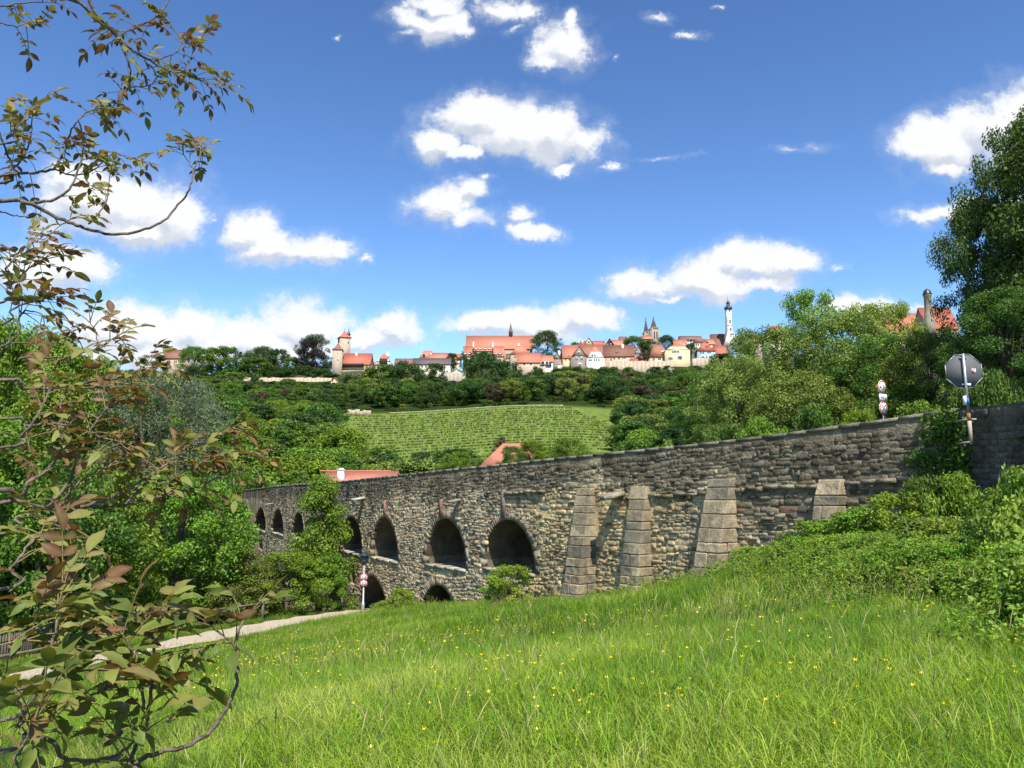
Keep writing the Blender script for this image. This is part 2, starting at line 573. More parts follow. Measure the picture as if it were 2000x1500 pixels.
MAT['timber'] = surf('dark_timber', (.05, .032, .024), (.035, .024, .018), 3)
MAT['dark_stone'] = surf('dark_church_stone', (.17, .145, .115), (.10, .085, .07), 1.2, bump=.4)
MAT['church_stone'] = surf('tan_church_stone', (.34, .295, .215), (.24, .205, .155), 1.0, bump=.4)
MAT['glass'] = surf('window_glass', (.035, .04, .05), (.02, .025, .03), 3, rough=.15, spec=.5)
MAT['shutter'] = surf('green_shutter', (.07, .10, .08), (.05, .08, .06), 3)

# ------------------------------------------------------------------ plan of the bridge
# (pixel x, distance) along the face of the wall that looks at the camera
_pl = [(1880, 21.5), (1560, 25.7), (1380, 28.9), (1100, 35.5), (995, 39.0), (873, 44.2), (754, 51.1), (689, 59.2), (618, 71.0), (545, 87.0), (510, 103.0), (480, 120.0)]
PLAN = []
for u_, D_ in _pl:
    p_ = at(u_, 965, D_)
    PLAN.append((p_.x, p_.y))
# smooth the bend a little
for _ in range(2):
    q_ = [PLAN[0]]
    for a_, b_ in zip(PLAN, PLAN[1:]):
        q_ += [(a_[0] * .75 + b_[0] * .25, a_[1] * .75 + b_[1] * .25), (a_[0] * .25 + b_[0] * .75, a_[1] * .25 + b_[1] * .75)]
    PLAN = q_ + [PLAN[-1]]
_d = np.array(PLAN[-1]) - np.array(PLAN[-2])
_d /= np.linalg.norm(_d)
PLAN.append((PLAN[-1][0] + _d[0] * 6, PLAN[-1][1] + _d[1] * 6))
PLAN = np.array(PLAN)
SEG = np.linalg.norm(np.diff(PLAN, axis=0), axis=1)
CUM = np.concatenate(([0], np.cumsum(SEG)))
LEN = CUM[-1]
WID = 5.6                                       # width of the bridge


def bpos(s):
    return np.array((np.interp(s, CUM, PLAN[:, 0]), np.interp(s, CUM, PLAN[:, 1])))


def btan(s):
    d = bpos(min(s + 1.0, LEN)) - bpos(max(s - 1.0, 0))
    return d / np.linalg.norm(d)


def bnor(s):                                     # outwards, towards the camera
    t = btan(s)
    n = np.array((t[1], -t[0]))
    return n if n @ bpos(s) < 0 else -n


_ss = np.linspace(0, LEN, 1500)
_bp = np.array([bpos(s) for s in _ss])
_us = proj(_bp[:, 0], _bp[:, 1], np.zeros(1500))[0]


def s_of(px):
    return float(np.interp(-px, -_us, _ss))


def zat(px, py, off=0.0):
    """height on the wall face seen at pixel (px,py)"""
    s = s_of(px)
    p = bpos(s) + bnor(s) * off
    return at(px, py, p[1]).z


_top = [(1880, 799.5), (1848, 804), (1700, 825), (1560, 844.5), (1380, 866), (1200, 884), (1100, 893.5), (1000, 904.5), (870, 918), (764, 930), (689, 937.5), (618, 943.5), (545, 949), (480, 957), (470, 958)]
_ts = np.array([s_of(u) for u, _ in _top])
_tz = np.array([zat(u, v) for u, v in _top])


def ztop(s):
    return float(np.interp(s, _ts, _tz))


# ------------------------------------------------------------------ ground
RW = [(12.25, -60.0), (12.25, 18.2), (float(PLAN[0][0]), float(PLAN[0][1]))]   # the wall that comes towards the camera on the right
POLY = np.array(RW[:-1] + [tuple(p) for p in PLAN[::3]] + [(PLAN[-1][0] + _d[0] * 150, PLAN[-1][1] + _d[1] * 150)])


def side(x, y):
    """signed distance from the wall line, positive on the camera's side"""
    x, y = np.asarray(x, float), np.asarray(y, float)
    best = np.full(x.shape, 1e9)
    sg = np.ones(x.shape)
    for a, b in zip(POLY, POLY[1:]):
        d = b - a
        L2 = d @ d
        t = np.clip(((x - a[0]) * d[0] + (y - a[1]) * d[1]) / L2, 0, 1)
        dx, dy = x - a[0] - t * d[0], y - a[1] - t * d[1]
        r = np.hypot(dx, dy)
        c = d[0] * (y - a[1]) - d[1] * (x - a[0])
        upd = r < best - 1e-9
        best = np.where(upd, r, best)
        sg = np.where(upd, np.sign(c), sg)
    return best * sg


class TPS:
    def __init__(s, P):
        P = np.array(P, float)
        s.x = P[:, :2] / 30
        n = len(P)
        K = s.k(np.linalg.norm(s.x[:, None] - s.x[None], axis=2)) + np.eye(n) * 2e-3
        A = np.zeros((n + 3, n + 3))
        A[:n, :n] = K
        A[:n, n] = 1
        A[:n, n + 1:] = s.x
        A[n, :n] = 1
        A[n + 1:, :n] = s.x.T
        s.w = np.linalg.solve(A, np.concatenate((P[:, 2], (0, 0, 0))))

    @staticmethod
    def k(r):
        return np.where(r > 1e-9, r * r * np.log(np.maximum(r, 1e-9)), 0)

    def __call__(s, x, y):
        x, y = np.asarray(x, float) / 30, np.asarray(y, float) / 30
        out = s.w[-3] + s.w[-2] * x + s.w[-1] * y
        for (a, b), w in zip(s.x, s.w):
            out = out + w * s.k(np.hypot(x - a, y - b))
        return out


def g(px, py, D):
    p = at(px, py, D)
    return (p.x, p.y, p.z)


FRONT = TPS([(0, 0, -1.62), (0, -12, -1.2), (0, -40, -1), (-30, -30, -2), (10, -10, -.9), (0, 4.5, -1.63), (3, 5, -1.4), (-3, 5, -2.0),
             (6, 8, -1.35), (8, 14, -1.55), (10.5, 18, -1.55), (11.5, 20.3, -1.5), (10, 8, -1.2), (5.6, 14, -2.1), (8.5, 22.5, -2.0),
             g(1480, 1135, 26.8), g(1230, 1172, 31.3), g(1120, 1176, 33.5), g(1000, 1176, 37.5), g(860, 1186, 43), g(720, 1192, 52), g(700, 1350, 12), g(700, 1256, 25), g(1000, 1305, 10), g(1000, 1220, 22),
             g(690, 1199, 53.5), g(580, 1216, 49), g(490, 1233, 45), g(330, 1258, 38), g(180, 1292, 33), g(0, 1335, 28), g(500, 1400, 8), g(400, 1303, 20), g(1300, 1240, 17),
             (-26, 52, -9.0), (-34, 46, -9), (-40, 70, -11), (-35, 95, -12), (-55, 60, -10), (-60, 110, -12), (-40, 30, -8), (-60, 0, -5), (-22, 66, -10.5), (-100, 60, -8)])
BACK = TPS([(16, 25, 1.2), (20, 18, 1.3), (30, 0, 1.6), (14, 33, .2), (20, 36, .9), (30, 40, 2), (30, 60, 1), (20, 50, -1), (8, 46, -5), (-2, 58, -9), (-12, 74, -11), (-28, 105, -12),
            (40, 100, 4), (10, 90, -8), (60, 60, 6), (100, 100, 14), (0, 130, -11), (-40, 140, -12), (60, 10, 4), (100, 0, 8), (40, 140, 0)])
_py = [100, 170, 205, 230, 310, 322, 330, 408, 424, 434, 470, 600, 3200]
_pz = [-12, -8.5, 2, 11.4, 31.8, 36, 38, 57, 61, 70, 75, 75, 60]


def sstep(a, b, x):
    t = np.clip((x - a) / (b - a), 0, 1)
    return t * t * (3 - 2 * t)


# gravel path at the foot of the meadow
pth = [(742, 1193, 55.5), (700, 1197.5, 53.6), (640, 1206, 51), (580, 1215, 48.5), (520, 1226, 46), (450, 1238, 43), (370, 1252, 39.5), (290, 1268, 36.5), (190, 1288, 33), (90, 1312, 30), (-60, 1350, 26), (-300, 1420, 22)]
pc = np.array([[at(*p).x, at(*p).y, at(*p).z] for p in pth])
tt = np.linspace(0, len(pc) - 1, 90)
pc = np.stack((np.interp(tt, range(len(pc)), pc[:, 0]), np.interp(tt, range(len(pc)), pc[:, 1]), np.interp(tt, range(len(pc)), pc[:, 2])), 1)
for _ in range(6):
    pc[1:-1] = (pc[:-2] + pc[1:-1] * 2 + pc[2:]) / 4
PATHZ = pc[:, 2].copy()
pc = pc[:, :2].copy()
tg = np.gradient(pc, axis=0)
tg /= np.linalg.norm(tg, axis=1)[:, None]
nm = np.stack((-tg[:, 1], tg[:, 0]), 1)
PATHC = pc


def H(x, y):
    x, y = np.asarray(x, float), np.asarray(y, float)
    sd = side(x, y)
    xc, yc = np.clip(x, -110, 110), np.clip(y, -50, 150)
    w = sstep(-4.5, -1.6, sd)
    near = np.maximum(FRONT(xc, yc) * w + BACK(xc, yc) * (1 - w), -12.5)
    nb = (x > -60) & (x < 0) & (y > 15) & (y < 65)
    if nb.any():
        xb, yb, zb_ = x[nb], y[nb], near[nb]
        dd = np.hypot(xb[:, None] - PATHC[None, :, 0], yb[:, None] - PATHC[None, :, 1])
        k_ = dd.argmin(1)
        t_ = sstep(1.9, 5.5, dd.min(1))
        near = near.copy()
        near[nb] = PATHZ[k_] * (1 - t_) + zb_ * t_
    far = np.interp(y, _py, _pz) + 1.6 * np.sin(x * .045 + 1) * sstep(150, 210, y)
    far = far + sstep(-50, -120, x) * 26 * sstep(75, 130, y) * sstep(290, 170, y)
    far = far + sstep(20, 70, x) * 6 * sstep(380, 410, y) * sstep(470, 440, y)
    far = far - sstep(-84, -112, x) * 4 * sstep(400, 436, y)
    k = sstep(100, 165, y)
    return near * (1 - k) + far * k


def H1(x, y):
    return float(H(np.array([x]), np.array([y]))[0])


def axis(parts):
    a = []
    for lo, hi, st in parts:
        a.append(np.arange(lo, hi, st))
    return np.unique(np.concatenate(a))


xs = axis([(-1500, -300, 150), (-300, -110, 12), (-110, -28, 3), (-28, 16, .55), (16, 60, 3), (60, 300, 12), (300, 1501, 150)])
ys = axis([(-300, -40, 40), (-40, 0, 3), (0, 60, .55), (60, 130, 2), (130, 500, 5), (500, 1000, 50), (1000, 3201, 200)])
GX, GY = np.meshgrid(xs, ys)
GZ = H(GX, GY)
GZ = GZ + (np.sin(GX * 1.7 + GY * .6) * np.sin(GY * 1.3 - GX * .4)) * .05 * (GY < 60)
nx, ny = len(xs), len(ys)
ii = (np.arange(ny - 1)[:, None] * nx + np.arange(nx - 1)[None]).ravel()
Fg = np.stack((ii, ii + 1, ii + nx + 1, ii + nx), 1)
PU, PV = proj(GX, np.maximum(GY, .5), GZ)
tint = np.zeros((ny, nx, 4), np.float32)
tint[..., :] = (.06, .085, .018, 1)
vin = (GY > 222) & (GY < 320) & (PU > 640) & (PU < 1240)
tint[vin] = (.15, .20, .045, 1)
tint[(GY > 60) & ~vin] = (.03, .05, .014, 1)
tint[(GY > 430)] = (.10, .10, .05, 1)
MAT['ground'] = surf('meadow_soil', (1, 1, 1), (.55, .6, .5), .35, rough=1, bump=.6, bscale=5, spec=0, tint=True)
ground = link('ground', arr_mesh('ground', np.stack((GX, GY, GZ), 2).reshape(-1, 3), Fg, [MAT['ground']], {'tint': ('FLOAT_COLOR', tint.reshape(-1, 4))}, True))
tag(ground, 'meadow slope, valley floor and far hillside in one sweep of ground', kind='structure')

off = np.linspace(-1.5, 1.5, 7)
V_, F_ = [], []
for i in range(len(pc)):
    for k, o_ in enumerate(off):
        wob = .18 * math.sin(i * .9 + (k > 3) * 2) if k in (0, 6) else 0
        q = pc[i] + nm[i] * (o_ + wob) * (1 - .5 * sstep(35, 60, i))
        V_.append((q[0], q[1], 0))
V_ = np.array(V_)
V_[:, 2] = H(V_[:, 0], V_[:, 1]) + .09 - .05 * (np.abs(np.tile(off, len(pc))) > 1.4)
F_ = [(i * 7 + k, i * 7 + k + 1, i * 7 + k + 8, i * 7 + k + 7) for i in range(len(pc) - 1) for k in range(6)]
tag(link('path', arr_mesh('path', V_, F_, [MAT['path']], None, True)), 'pale gravel path along the foot of the meadow', kind='structure')

# ------------------------------------------------------------------ the stone bridge
bridge = empty('stone_bridge', (float(PLAN[0][0]), float(PLAN[0][1]), 0), 0,
               'long old two-tiered stone bridge with arches and sloping buttresses', 'bridge')
BO = np.array((PLAN[0][0], PLAN[0][1], 0.0))


def wpt(s, z, off=0.0):
    """a point of the wall face, off metres in front of it, in the bridge's own space"""
    p = bpos(s) + bnor(s) * off
    return np.array((p[0], p[1], z)) - BO


# openings: (px0, px1, py_apex, py_sill, kind)
ARCH = [(945, 1045, 1015, 1116, 'u'), (833, 912, 1012.5, 1108, 'u'), (728, 780, 1010, 1093.5, 'u'), (667, 710, 1010, 1080, 'u'), (618, 645, 1007, 1062, 'u'),
        (573, 597, 1002, 1052, 'u'), (533, 557, 996, 1042.5, 'u'), (500, 522, 993, 1035.5, 'u'), (474, 491, 990, 1027.5, 'u'),
        (826, 895, 1143, 1215, 'l'), (706, 764, 1125, 1215, 'l'), (636, 674, 1108, 1200, 'l'), (473, 491, 1048, 1085, 'l'), (560, 610, 1080, 1150, 'l'),
        (687.5, 697.5, 1099, 1141, 's'), (509, 517, 1051, 1073, 's')]
OPEN = []
for u0, u1, va, vs, kd in ARCH:
    s0, s1 = s_of(u1), s_of(u0)
    um = (u0 + u1) / 2
    OPEN.append(dict(s0=s0, s1=s1, za=zat(um, va), zs=zat(um, vs), k=kd))


def arch_z(o, s):
    t = max(-1, min(1, 2 * (s - o['s0']) / (o['s1'] - o['s0']) - 1))
    h = o['za'] - o['zs']
    sp = o['zs'] + h * (.16 if o['k'] == 'u' else .12 if o['k'] == 'l' else .6)
    return sp + (o['za'] - sp) * max(0, 1 - abs(t) ** 2.0) ** .58


def in_opening(s, z, pad=0.0):
    for o in OPEN:
        if o['s0'] - pad < s < o['s1'] + pad:
            if o['zs'] - (.12 if pad else 0) < z < arch_z(o, min(max(s, o['s0'] + .02), o['s1'] - .02)) + pad:
                return True
            if pad and s < o['s0'] + .02 or s > o['s1'] - .02:
                h = o['za'] - o['zs']
                if o['zs'] < z < o['zs'] + h * .6:
                    return True
    return False


def weather(s, z, r):
    """own colour of the stone: dark lichen crust near the top, warm sandstone lower down"""
    d = ztop(s) - z
    px = np.interp(s, _ss, _us)
    crust = 1.35 + .45 * math.sin(s * .7) + .3 * math.sin(s * 1.9 + 1) + (1.1 if px > 1430 else 0)
    k = sstep(crust + .75, crust - .5, d + r.normal(0, .28))
    dark = np.array((.24, .20, .135)) * r.uniform(.5, 1.4)
    if px < 700:
        dark *= np.array((.95, 1.0, 1.06))
    warm = np.array((.62, .51, .32)) * r.uniform(.76, 1.12)
    if r.random() < .16:
        warm = np.array((.36, .31, .235)) * r.uniform(.7, 1.1)
    if r.random() < .03:
        warm = np.array((.48, .30, .19)) * r.uniform(.8, 1.1)
    if 1030 < px < 1330 and d > 1.5:
        warm = warm * np.array((1.1, 1.06, .92))
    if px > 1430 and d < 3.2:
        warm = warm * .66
    c = dark * k + warm * (1 - k)
    return (*c, 1)


# wall body
samp = list(np.arange(0, LEN, .7))
for o in OPEN:
    samp += list(np.linspace(o['s0'], o['s1'], 21 if o['s0'] < 60 else 13))
samp = np.array(sorted(set(round(float(s), 4) for s in samp if 0 <= s <= LEN)))
zbot = {float(s): min(H1(*(bpos(s) + bnor(s) * 1.0)), H1(*(bpos(s) - bnor(s) * 7.0))) - 1.5 for s in samp}
wall, soff = MB(), MB()
wr = np.random.default_rng(3)
PTH = .5
for sa, sb in zip(samp, samp[1:]):
    sa, sb = float(sa), float(sb)
    mid = (sa + sb) / 2
    act = sorted([o for o in OPEN if o['s0'] <= mid <= o['s1']], key=lambda o: o['zs'])

    def stack(s):
        z = [zbot[s]]
        for o in act:
            zb = max(z[-1] + .01, o['zs'])
            z += [zb, max(zb + .02, arch_z(o, s))]
        z.append(ztop(s) - .02)
        return z
    za, zb_ = stack(sa), stack(sb)
    for i in range(0, len(za), 2):
        m_ = max(1, int((za[i + 1] - za[i]) / 1.2))
        for j in range(m_):
            f0, f1 = j / m_, (j + 1) / m_
            q = [(sa, za[i] + (za[i + 1] - za[i]) * f0), (sb, zb_[i] + (zb_[i + 1] - zb_[i]) * f0), (sb, zb_[i] + (zb_[i + 1] - zb_[i]) * f1), (sa, za[i] + (za[i + 1] - za[i]) * f1)]
            c = np.array(weather(mid, (q[0][1] + q[2][1]) / 2, wr)) * 1.25
            wall.add([wpt(s, z) for s, z in q], [(3, 2, 1, 0)], 0, (*c[:3], 1))
            if f1 == 1 and i == len(za) - 2:
                continue
            wall.add([wpt(s, z, -WID) for s, z in q], [(0, 1, 2, 3)], 0, (*c[:3], 1))
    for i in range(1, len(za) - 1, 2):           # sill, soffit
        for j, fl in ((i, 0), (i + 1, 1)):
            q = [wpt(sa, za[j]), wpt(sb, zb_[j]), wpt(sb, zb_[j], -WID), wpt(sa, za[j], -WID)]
            soff.add(q, [(0, 1, 2, 3) if fl else (3, 2, 1, 0)], 0, (.17, .14, .10, 1) if fl else (.55, .47, .34, 1))  # soffit colour: weathering plus the shade of the arch interior painted in
    ta, tb = ztop(sa), ztop(sb)
    for o0, o1, z0, z1 in ((0, -PTH, -.02, -.02), (-PTH, -PTH, -.02, -1.0), (-WID + PTH, -WID + PTH, -1.0, -.02), (-WID + PTH, -WID, -.02, -.02), (-WID, -WID, -.02, -1.3)):
        wall.add([wpt(sa, ta + z0, o0), wpt(sb, tb + z0, o0), wpt(sb, tb + z1, o1), wpt(sa, ta + z1, o1)], [(0, 1, 2, 3)], 0, (.11, .10, .085, 1))
for o in OPEN:                                    # jambs, colour darkened for the shade inside the arches
    for s in (o['s0'], o['s1']):
        z0, z1 = o['zs'], arch_z(o, s)
        nseg = 4
        for j in range(nseg):
            d0, d1 = -WID * j / nseg, -WID * (j + 1) / nseg
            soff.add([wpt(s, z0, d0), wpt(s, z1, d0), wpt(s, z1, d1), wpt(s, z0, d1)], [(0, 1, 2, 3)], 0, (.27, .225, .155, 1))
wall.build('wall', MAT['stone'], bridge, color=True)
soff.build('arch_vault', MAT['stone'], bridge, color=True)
# carriageway on the bridge and round the bend behind the wall
rv, rf = [], []
rs = list(np.arange(0, LEN, 1.5))
for s in rs:
    for o_ in (-PTH - .02, -WID + PTH + .02):
        p = bpos(s) + bnor(s) * o_
        rv.append((p[0], p[1], ztop(s) - .98))
rf = [(2 * i, 2 * i + 1, 2 * i + 3, 2 * i + 2) for i in range(len(rs) - 1)]
b0 = len(rv)
for y, x0, x1 in ((21.5, 12.9, 19.5), (16, 12.8, 19), (8, 12.8, 19), (-10, 12.8, 19), (-60, 12.8, 19)):
    rv += [(x0, y, 1.36), (x1, y, 1.4)]
rf += [(0, 1, b0 + 1, b0)] + [(b0 + 2 * i, b0 + 2 * i + 1, b0 + 2 * i + 3, b0 + 2 * i + 2) for i in range(4)]
tag(link('road', arr_mesh('road', rv, rf, [MAT['road']])), 'narrow asphalt road across the stone bridge', kind='structure')


# ---- single stones on the face
def stone_geo(c, hw, hh, pr, ax, ay, an, r, n=8):
    """rounded irregular block: rings of n points; returns verts, faces"""
    vs = []
    base = []
    if n == 8:
        for k, (x, y) in enumerate(((1, 1), (0, 1), (-1, 1), (-1, 0), (-1, -1), (0, -1), (1, -1), (1, 0))):
            e = r.uniform(.80, 1.0) if k % 2 == 0 else r.uniform(.92, 1.06)
            base.append((x * hw * e, y * hh * (e if k % 2 else r.uniform(.8, 1.05))))
    else:
        for x, y in ((1, 1), (0, 1), (-1, 1), (-1, -1), (0, -1), (1, -1)):
            base.append((x * hw * r.uniform(.85, 1.0), y * hh * r.uniform(.82, 1.03)))
    tx, ty = r.normal(0, .42, 2)
    for sc, h in ((1.0, -.05), (.985, pr * .6), (.88, pr)):
        for x, y in base:
            hh_ = h if h < 0 else h * (1 + tx * x / hw + ty * y / hh) * r.uniform(.8, 1.2)
            vs.append(c + ax * (x * sc) + ay * (y * sc) + an * hh_)
    fs = []
    for i in range(2):
        for k in range(n):
            fs.append((i * n + k, i * n + (k + 1) % n, (i + 1) * n + (k + 1) % n, (i + 1) * n + k))
    fs.append(tuple(range(2 * n, 3 * n)))
    return vs, fs


BUT = [(1135, 1163, 953, 1163, 1.35, .92), (1238, 1269, 950, 1175, 1.15, .9), (1392, 1438, 935, 1150, 1.7, 1.05), (1607, 1650, 936, 1060, 1.2, .8)]
BSP = [(s_of(b[1]) - .05, s_of(b[0]) + .05, zat((b[0] + b[1]) / 2, b[2])) for b in BUT]
sr = np.random.default_rng(21)
stones = []
rows_d = .14
while rows_d < 12:
    ch = float(sr.uniform(.095, .215))
    s = float(sr.uniform(0, .3))
    while s < 92:
        far_ = s > 45
        w = float(sr.uniform(.12, .32) if sr.random() < .62 else sr.uniform(.28, .62)) * (1.25 if ch > .2 else 1)
        if far_:
            w *= 1.25
        sc_ = s + w / 2
        dz = rows_d + ch / 2 + sr.normal(0, .012) + .10 * math.sin(s * .5 + rows_d * 2) + .05 * math.sin(s * 1.7)
        z = ztop(sc_) - dz - .1
        p = bpos(sc_)
        ok = z > ZG[int(sc_ * 2)] - .35 if 'ZG' in globals() else True
        if 'ZG' not in globals():
            ZG = [H1(*(bpos(k / 2) + bnor(k / 2) * .4)) for k in range(200)]
            ok = z > ZG[int(sc_ * 2)] - .35
        if ok and sr.random() > .035 and not in_opening(sc_, z, .34 if s < 60 else .18):
            if not any(a < sc_ < b and z < zt for a, b, zt in BSP):
                stones.append((sc_, z + sr.normal(0, .018), w / 2 - .004, (ch / 2 - .003) * sr.uniform(.8, 1.18), s))
        s += w
    rows_d += ch
sizes = np.array([hw * hh / (bpos(s)[1] ** 2) for s, z, hw, hh, _ in stones])
big = set(np.argsort(-sizes)[:300].tolist())
rest = MB()
for i, (s, z, hw, hh, _) in enumerate(stones):
    t = btan(s)
    ax = np.array((-t[0], -t[1], 0.0))
    n_ = bnor(s)
    an = np.array((n_[0], n_[1], 0.0))
    ay = np.array((0, 0, 1.0)) + ax * sr.normal(0, .05)
    pr = abs(float(sr.normal(.004, .017))) + .008
    d = ztop(s) - z
    px = float(np.interp(s, _ss, _us))
    if d > 1.6 and px > 850:
        pr *= 1.35
    if d < 1.3:
        pr *= .75
    col = weather(s, z, sr)
    c = wpt(s, z)
    if i in big:
        b = MB()
        vs, fs = stone_geo(np.zeros(3), hw * 1.02, hh * 1.04, pr, ax, ay, an, sr)
        b.add(vs, fs, 0, col)
        b.build('stone', MAT['stone'], bridge, c, color=True)
    else:
        n = 8 if s < 50 else 6
        vs, fs = stone_geo(c, hw * 1.02, hh * 1.04, pr, ax, ay, an, sr, n)
        rest.add(vs, fs, 0, col)
tag(rest.build('rubble_facing', MAT['stone'], bridge, color=True), kind='stuff')

# ---- arch rings of wedge stones
for o in OPEN:
    near = o['s0'] < 45 and o['k'] != 's'
    if o['k'] == 's':
        continue
    N_ = 31 if near else 17
    ts = np.linspace(-1, 1, N_)
    pts = []
    for t in ts:
        s = (o['s0'] + o['s1']) / 2 + t * (o['s1'] - o['s0']) / 2 * .999
        pts.append((s, arch_z(o, s)))
    h = o['za'] - o['zs']
    lo = o['zs'] + h * .02
    pts = [(o['s0'], lo)] + pts + [(o['s1'], lo)]
    ring = MB()
    cs, cz = (o['s0'] + o['s1']) / 2, o['zs'] + h * .1
    for a, b in zip(pts, pts[1:]):
        ea, eb = [], []
        th = .40 * sr.uniform(.7, 1.2)
        for (s, z), e in ((a, ea), (b, eb)):
            dv = np.array((s - cs, max(z - cz, 0.0)))
            dv /= max(np.linalg.norm(dv), 1e-6)
            e += [s + dv[0] * th, z + dv[1] * th]
        if math.hypot(a[0] - b[0], a[1] - b[1]) < .03:
            continue
        pr = .022 * sr.uniform(.3, 1.5) + .008
        dn = .006 * np.array((b[0] - a[0], b[1] - a[1])) / math.hypot(b[0] - a[0], b[1] - a[1]) * 1.2
        q = [(a[0] + dn[0], a[1] + dn[1]), (b[0] - dn[0], b[1] - dn[1]), (eb[0] - dn[0], eb[1] - dn[1]), (ea[0] + dn[0], ea[1] + dn[1])]
        f_ = [wpt(s, z, pr) for s, z in q]
        k_ = [wpt(s, z, -.25) for s, z in q]
        c = np.array((.44, .365, .25)) * sr.uniform(.7, 1.15) * (.75 if sr.random() < .2 else 1)
        fs = [(0, 1, 2, 3), (4, 7, 6, 5), (0, 4, 5, 1), (1, 5, 6, 2), (2, 6, 7, 3), (3, 7, 4, 0)]
        if near:
            b_ = MB()
            mid = sum(f_) / 4
            b_.add([p - mid for p in f_ + k_], fs, 0, (*c, 1))
            b_.build('arch_stone', MAT['block'], bridge, mid, color=True)
        else:
            ring.add(f_ + k_, fs, 0, (*c, 1))
    if not near:
        ring.build('arch_ring', MAT['block'], bridge, color=True)
    if o['k'] == 'u':                             # pale sill slabs
        n_s = 4 if near else 2
        for j in range(n_s):
            s0, s1 = o['s0'] + (o['s1'] - o['s0']) * j / n_s + .01, o['s0'] + (o['s1'] - o['s0']) * (j + 1) / n_s - .01
            b_ = MB()
            m_ = wpt((s0 + s1) / 2, o['zs'])
            z0, z1 = o['zs'] - .10, o['zs'] + .035
            b_.add([wpt(s, z, of) - m_ for z in (z0, z1) for s, of in ((s0, .09), (s1, .09), (s1, -.7), (s0, -.7))],
                   [(0, 3, 2, 1), (4, 5, 6, 7), (0, 1, 5, 4), (1, 2, 6, 5), (2, 3, 7, 6), (3, 0, 4, 7)], 0, (*np.array((.60, .52, .38)) * sr.uniform(.8, 1.1), 1))
            b_.build('sill_slab', MAT['block'], bridge, m_, color=True)

# ---- coping slabs on the parapet
s = 0.0
while s < LEN - 1.2:
    w = float(sr.uniform(.7, 1.25)) * (1 if s < 40 else 1.8)
    m_ = wpt(s + w / 2, ztop(s + w / 2))
    z0, z1 = -.10, .025 + sr.uniform(-.012, .012)
    b_ = MB()
    pts = []
    for zz in (z0, z1):
        for s_, of in ((s + .012, .035), (s + w - .012, .035), (s + w - .012, -PTH - .03), (s + .012, -PTH - .03)):
            pts.append(wpt(s_, ztop(s_) + zz, of + sr.uniform(-.012, .012)) - m_)
    b_.add(pts, [(0, 3, 2, 1), (4, 5, 6, 7), (0, 1, 5, 4), (1, 2, 6, 5), (2, 3, 7, 6), (3, 0, 4, 7)], 0, (*np.array((.30, .265, .20)) * sr.uniform(.55, 1.15), 1))
    b_.build('coping_slab', MAT['block'], bridge, m_, color=True)
    s += w


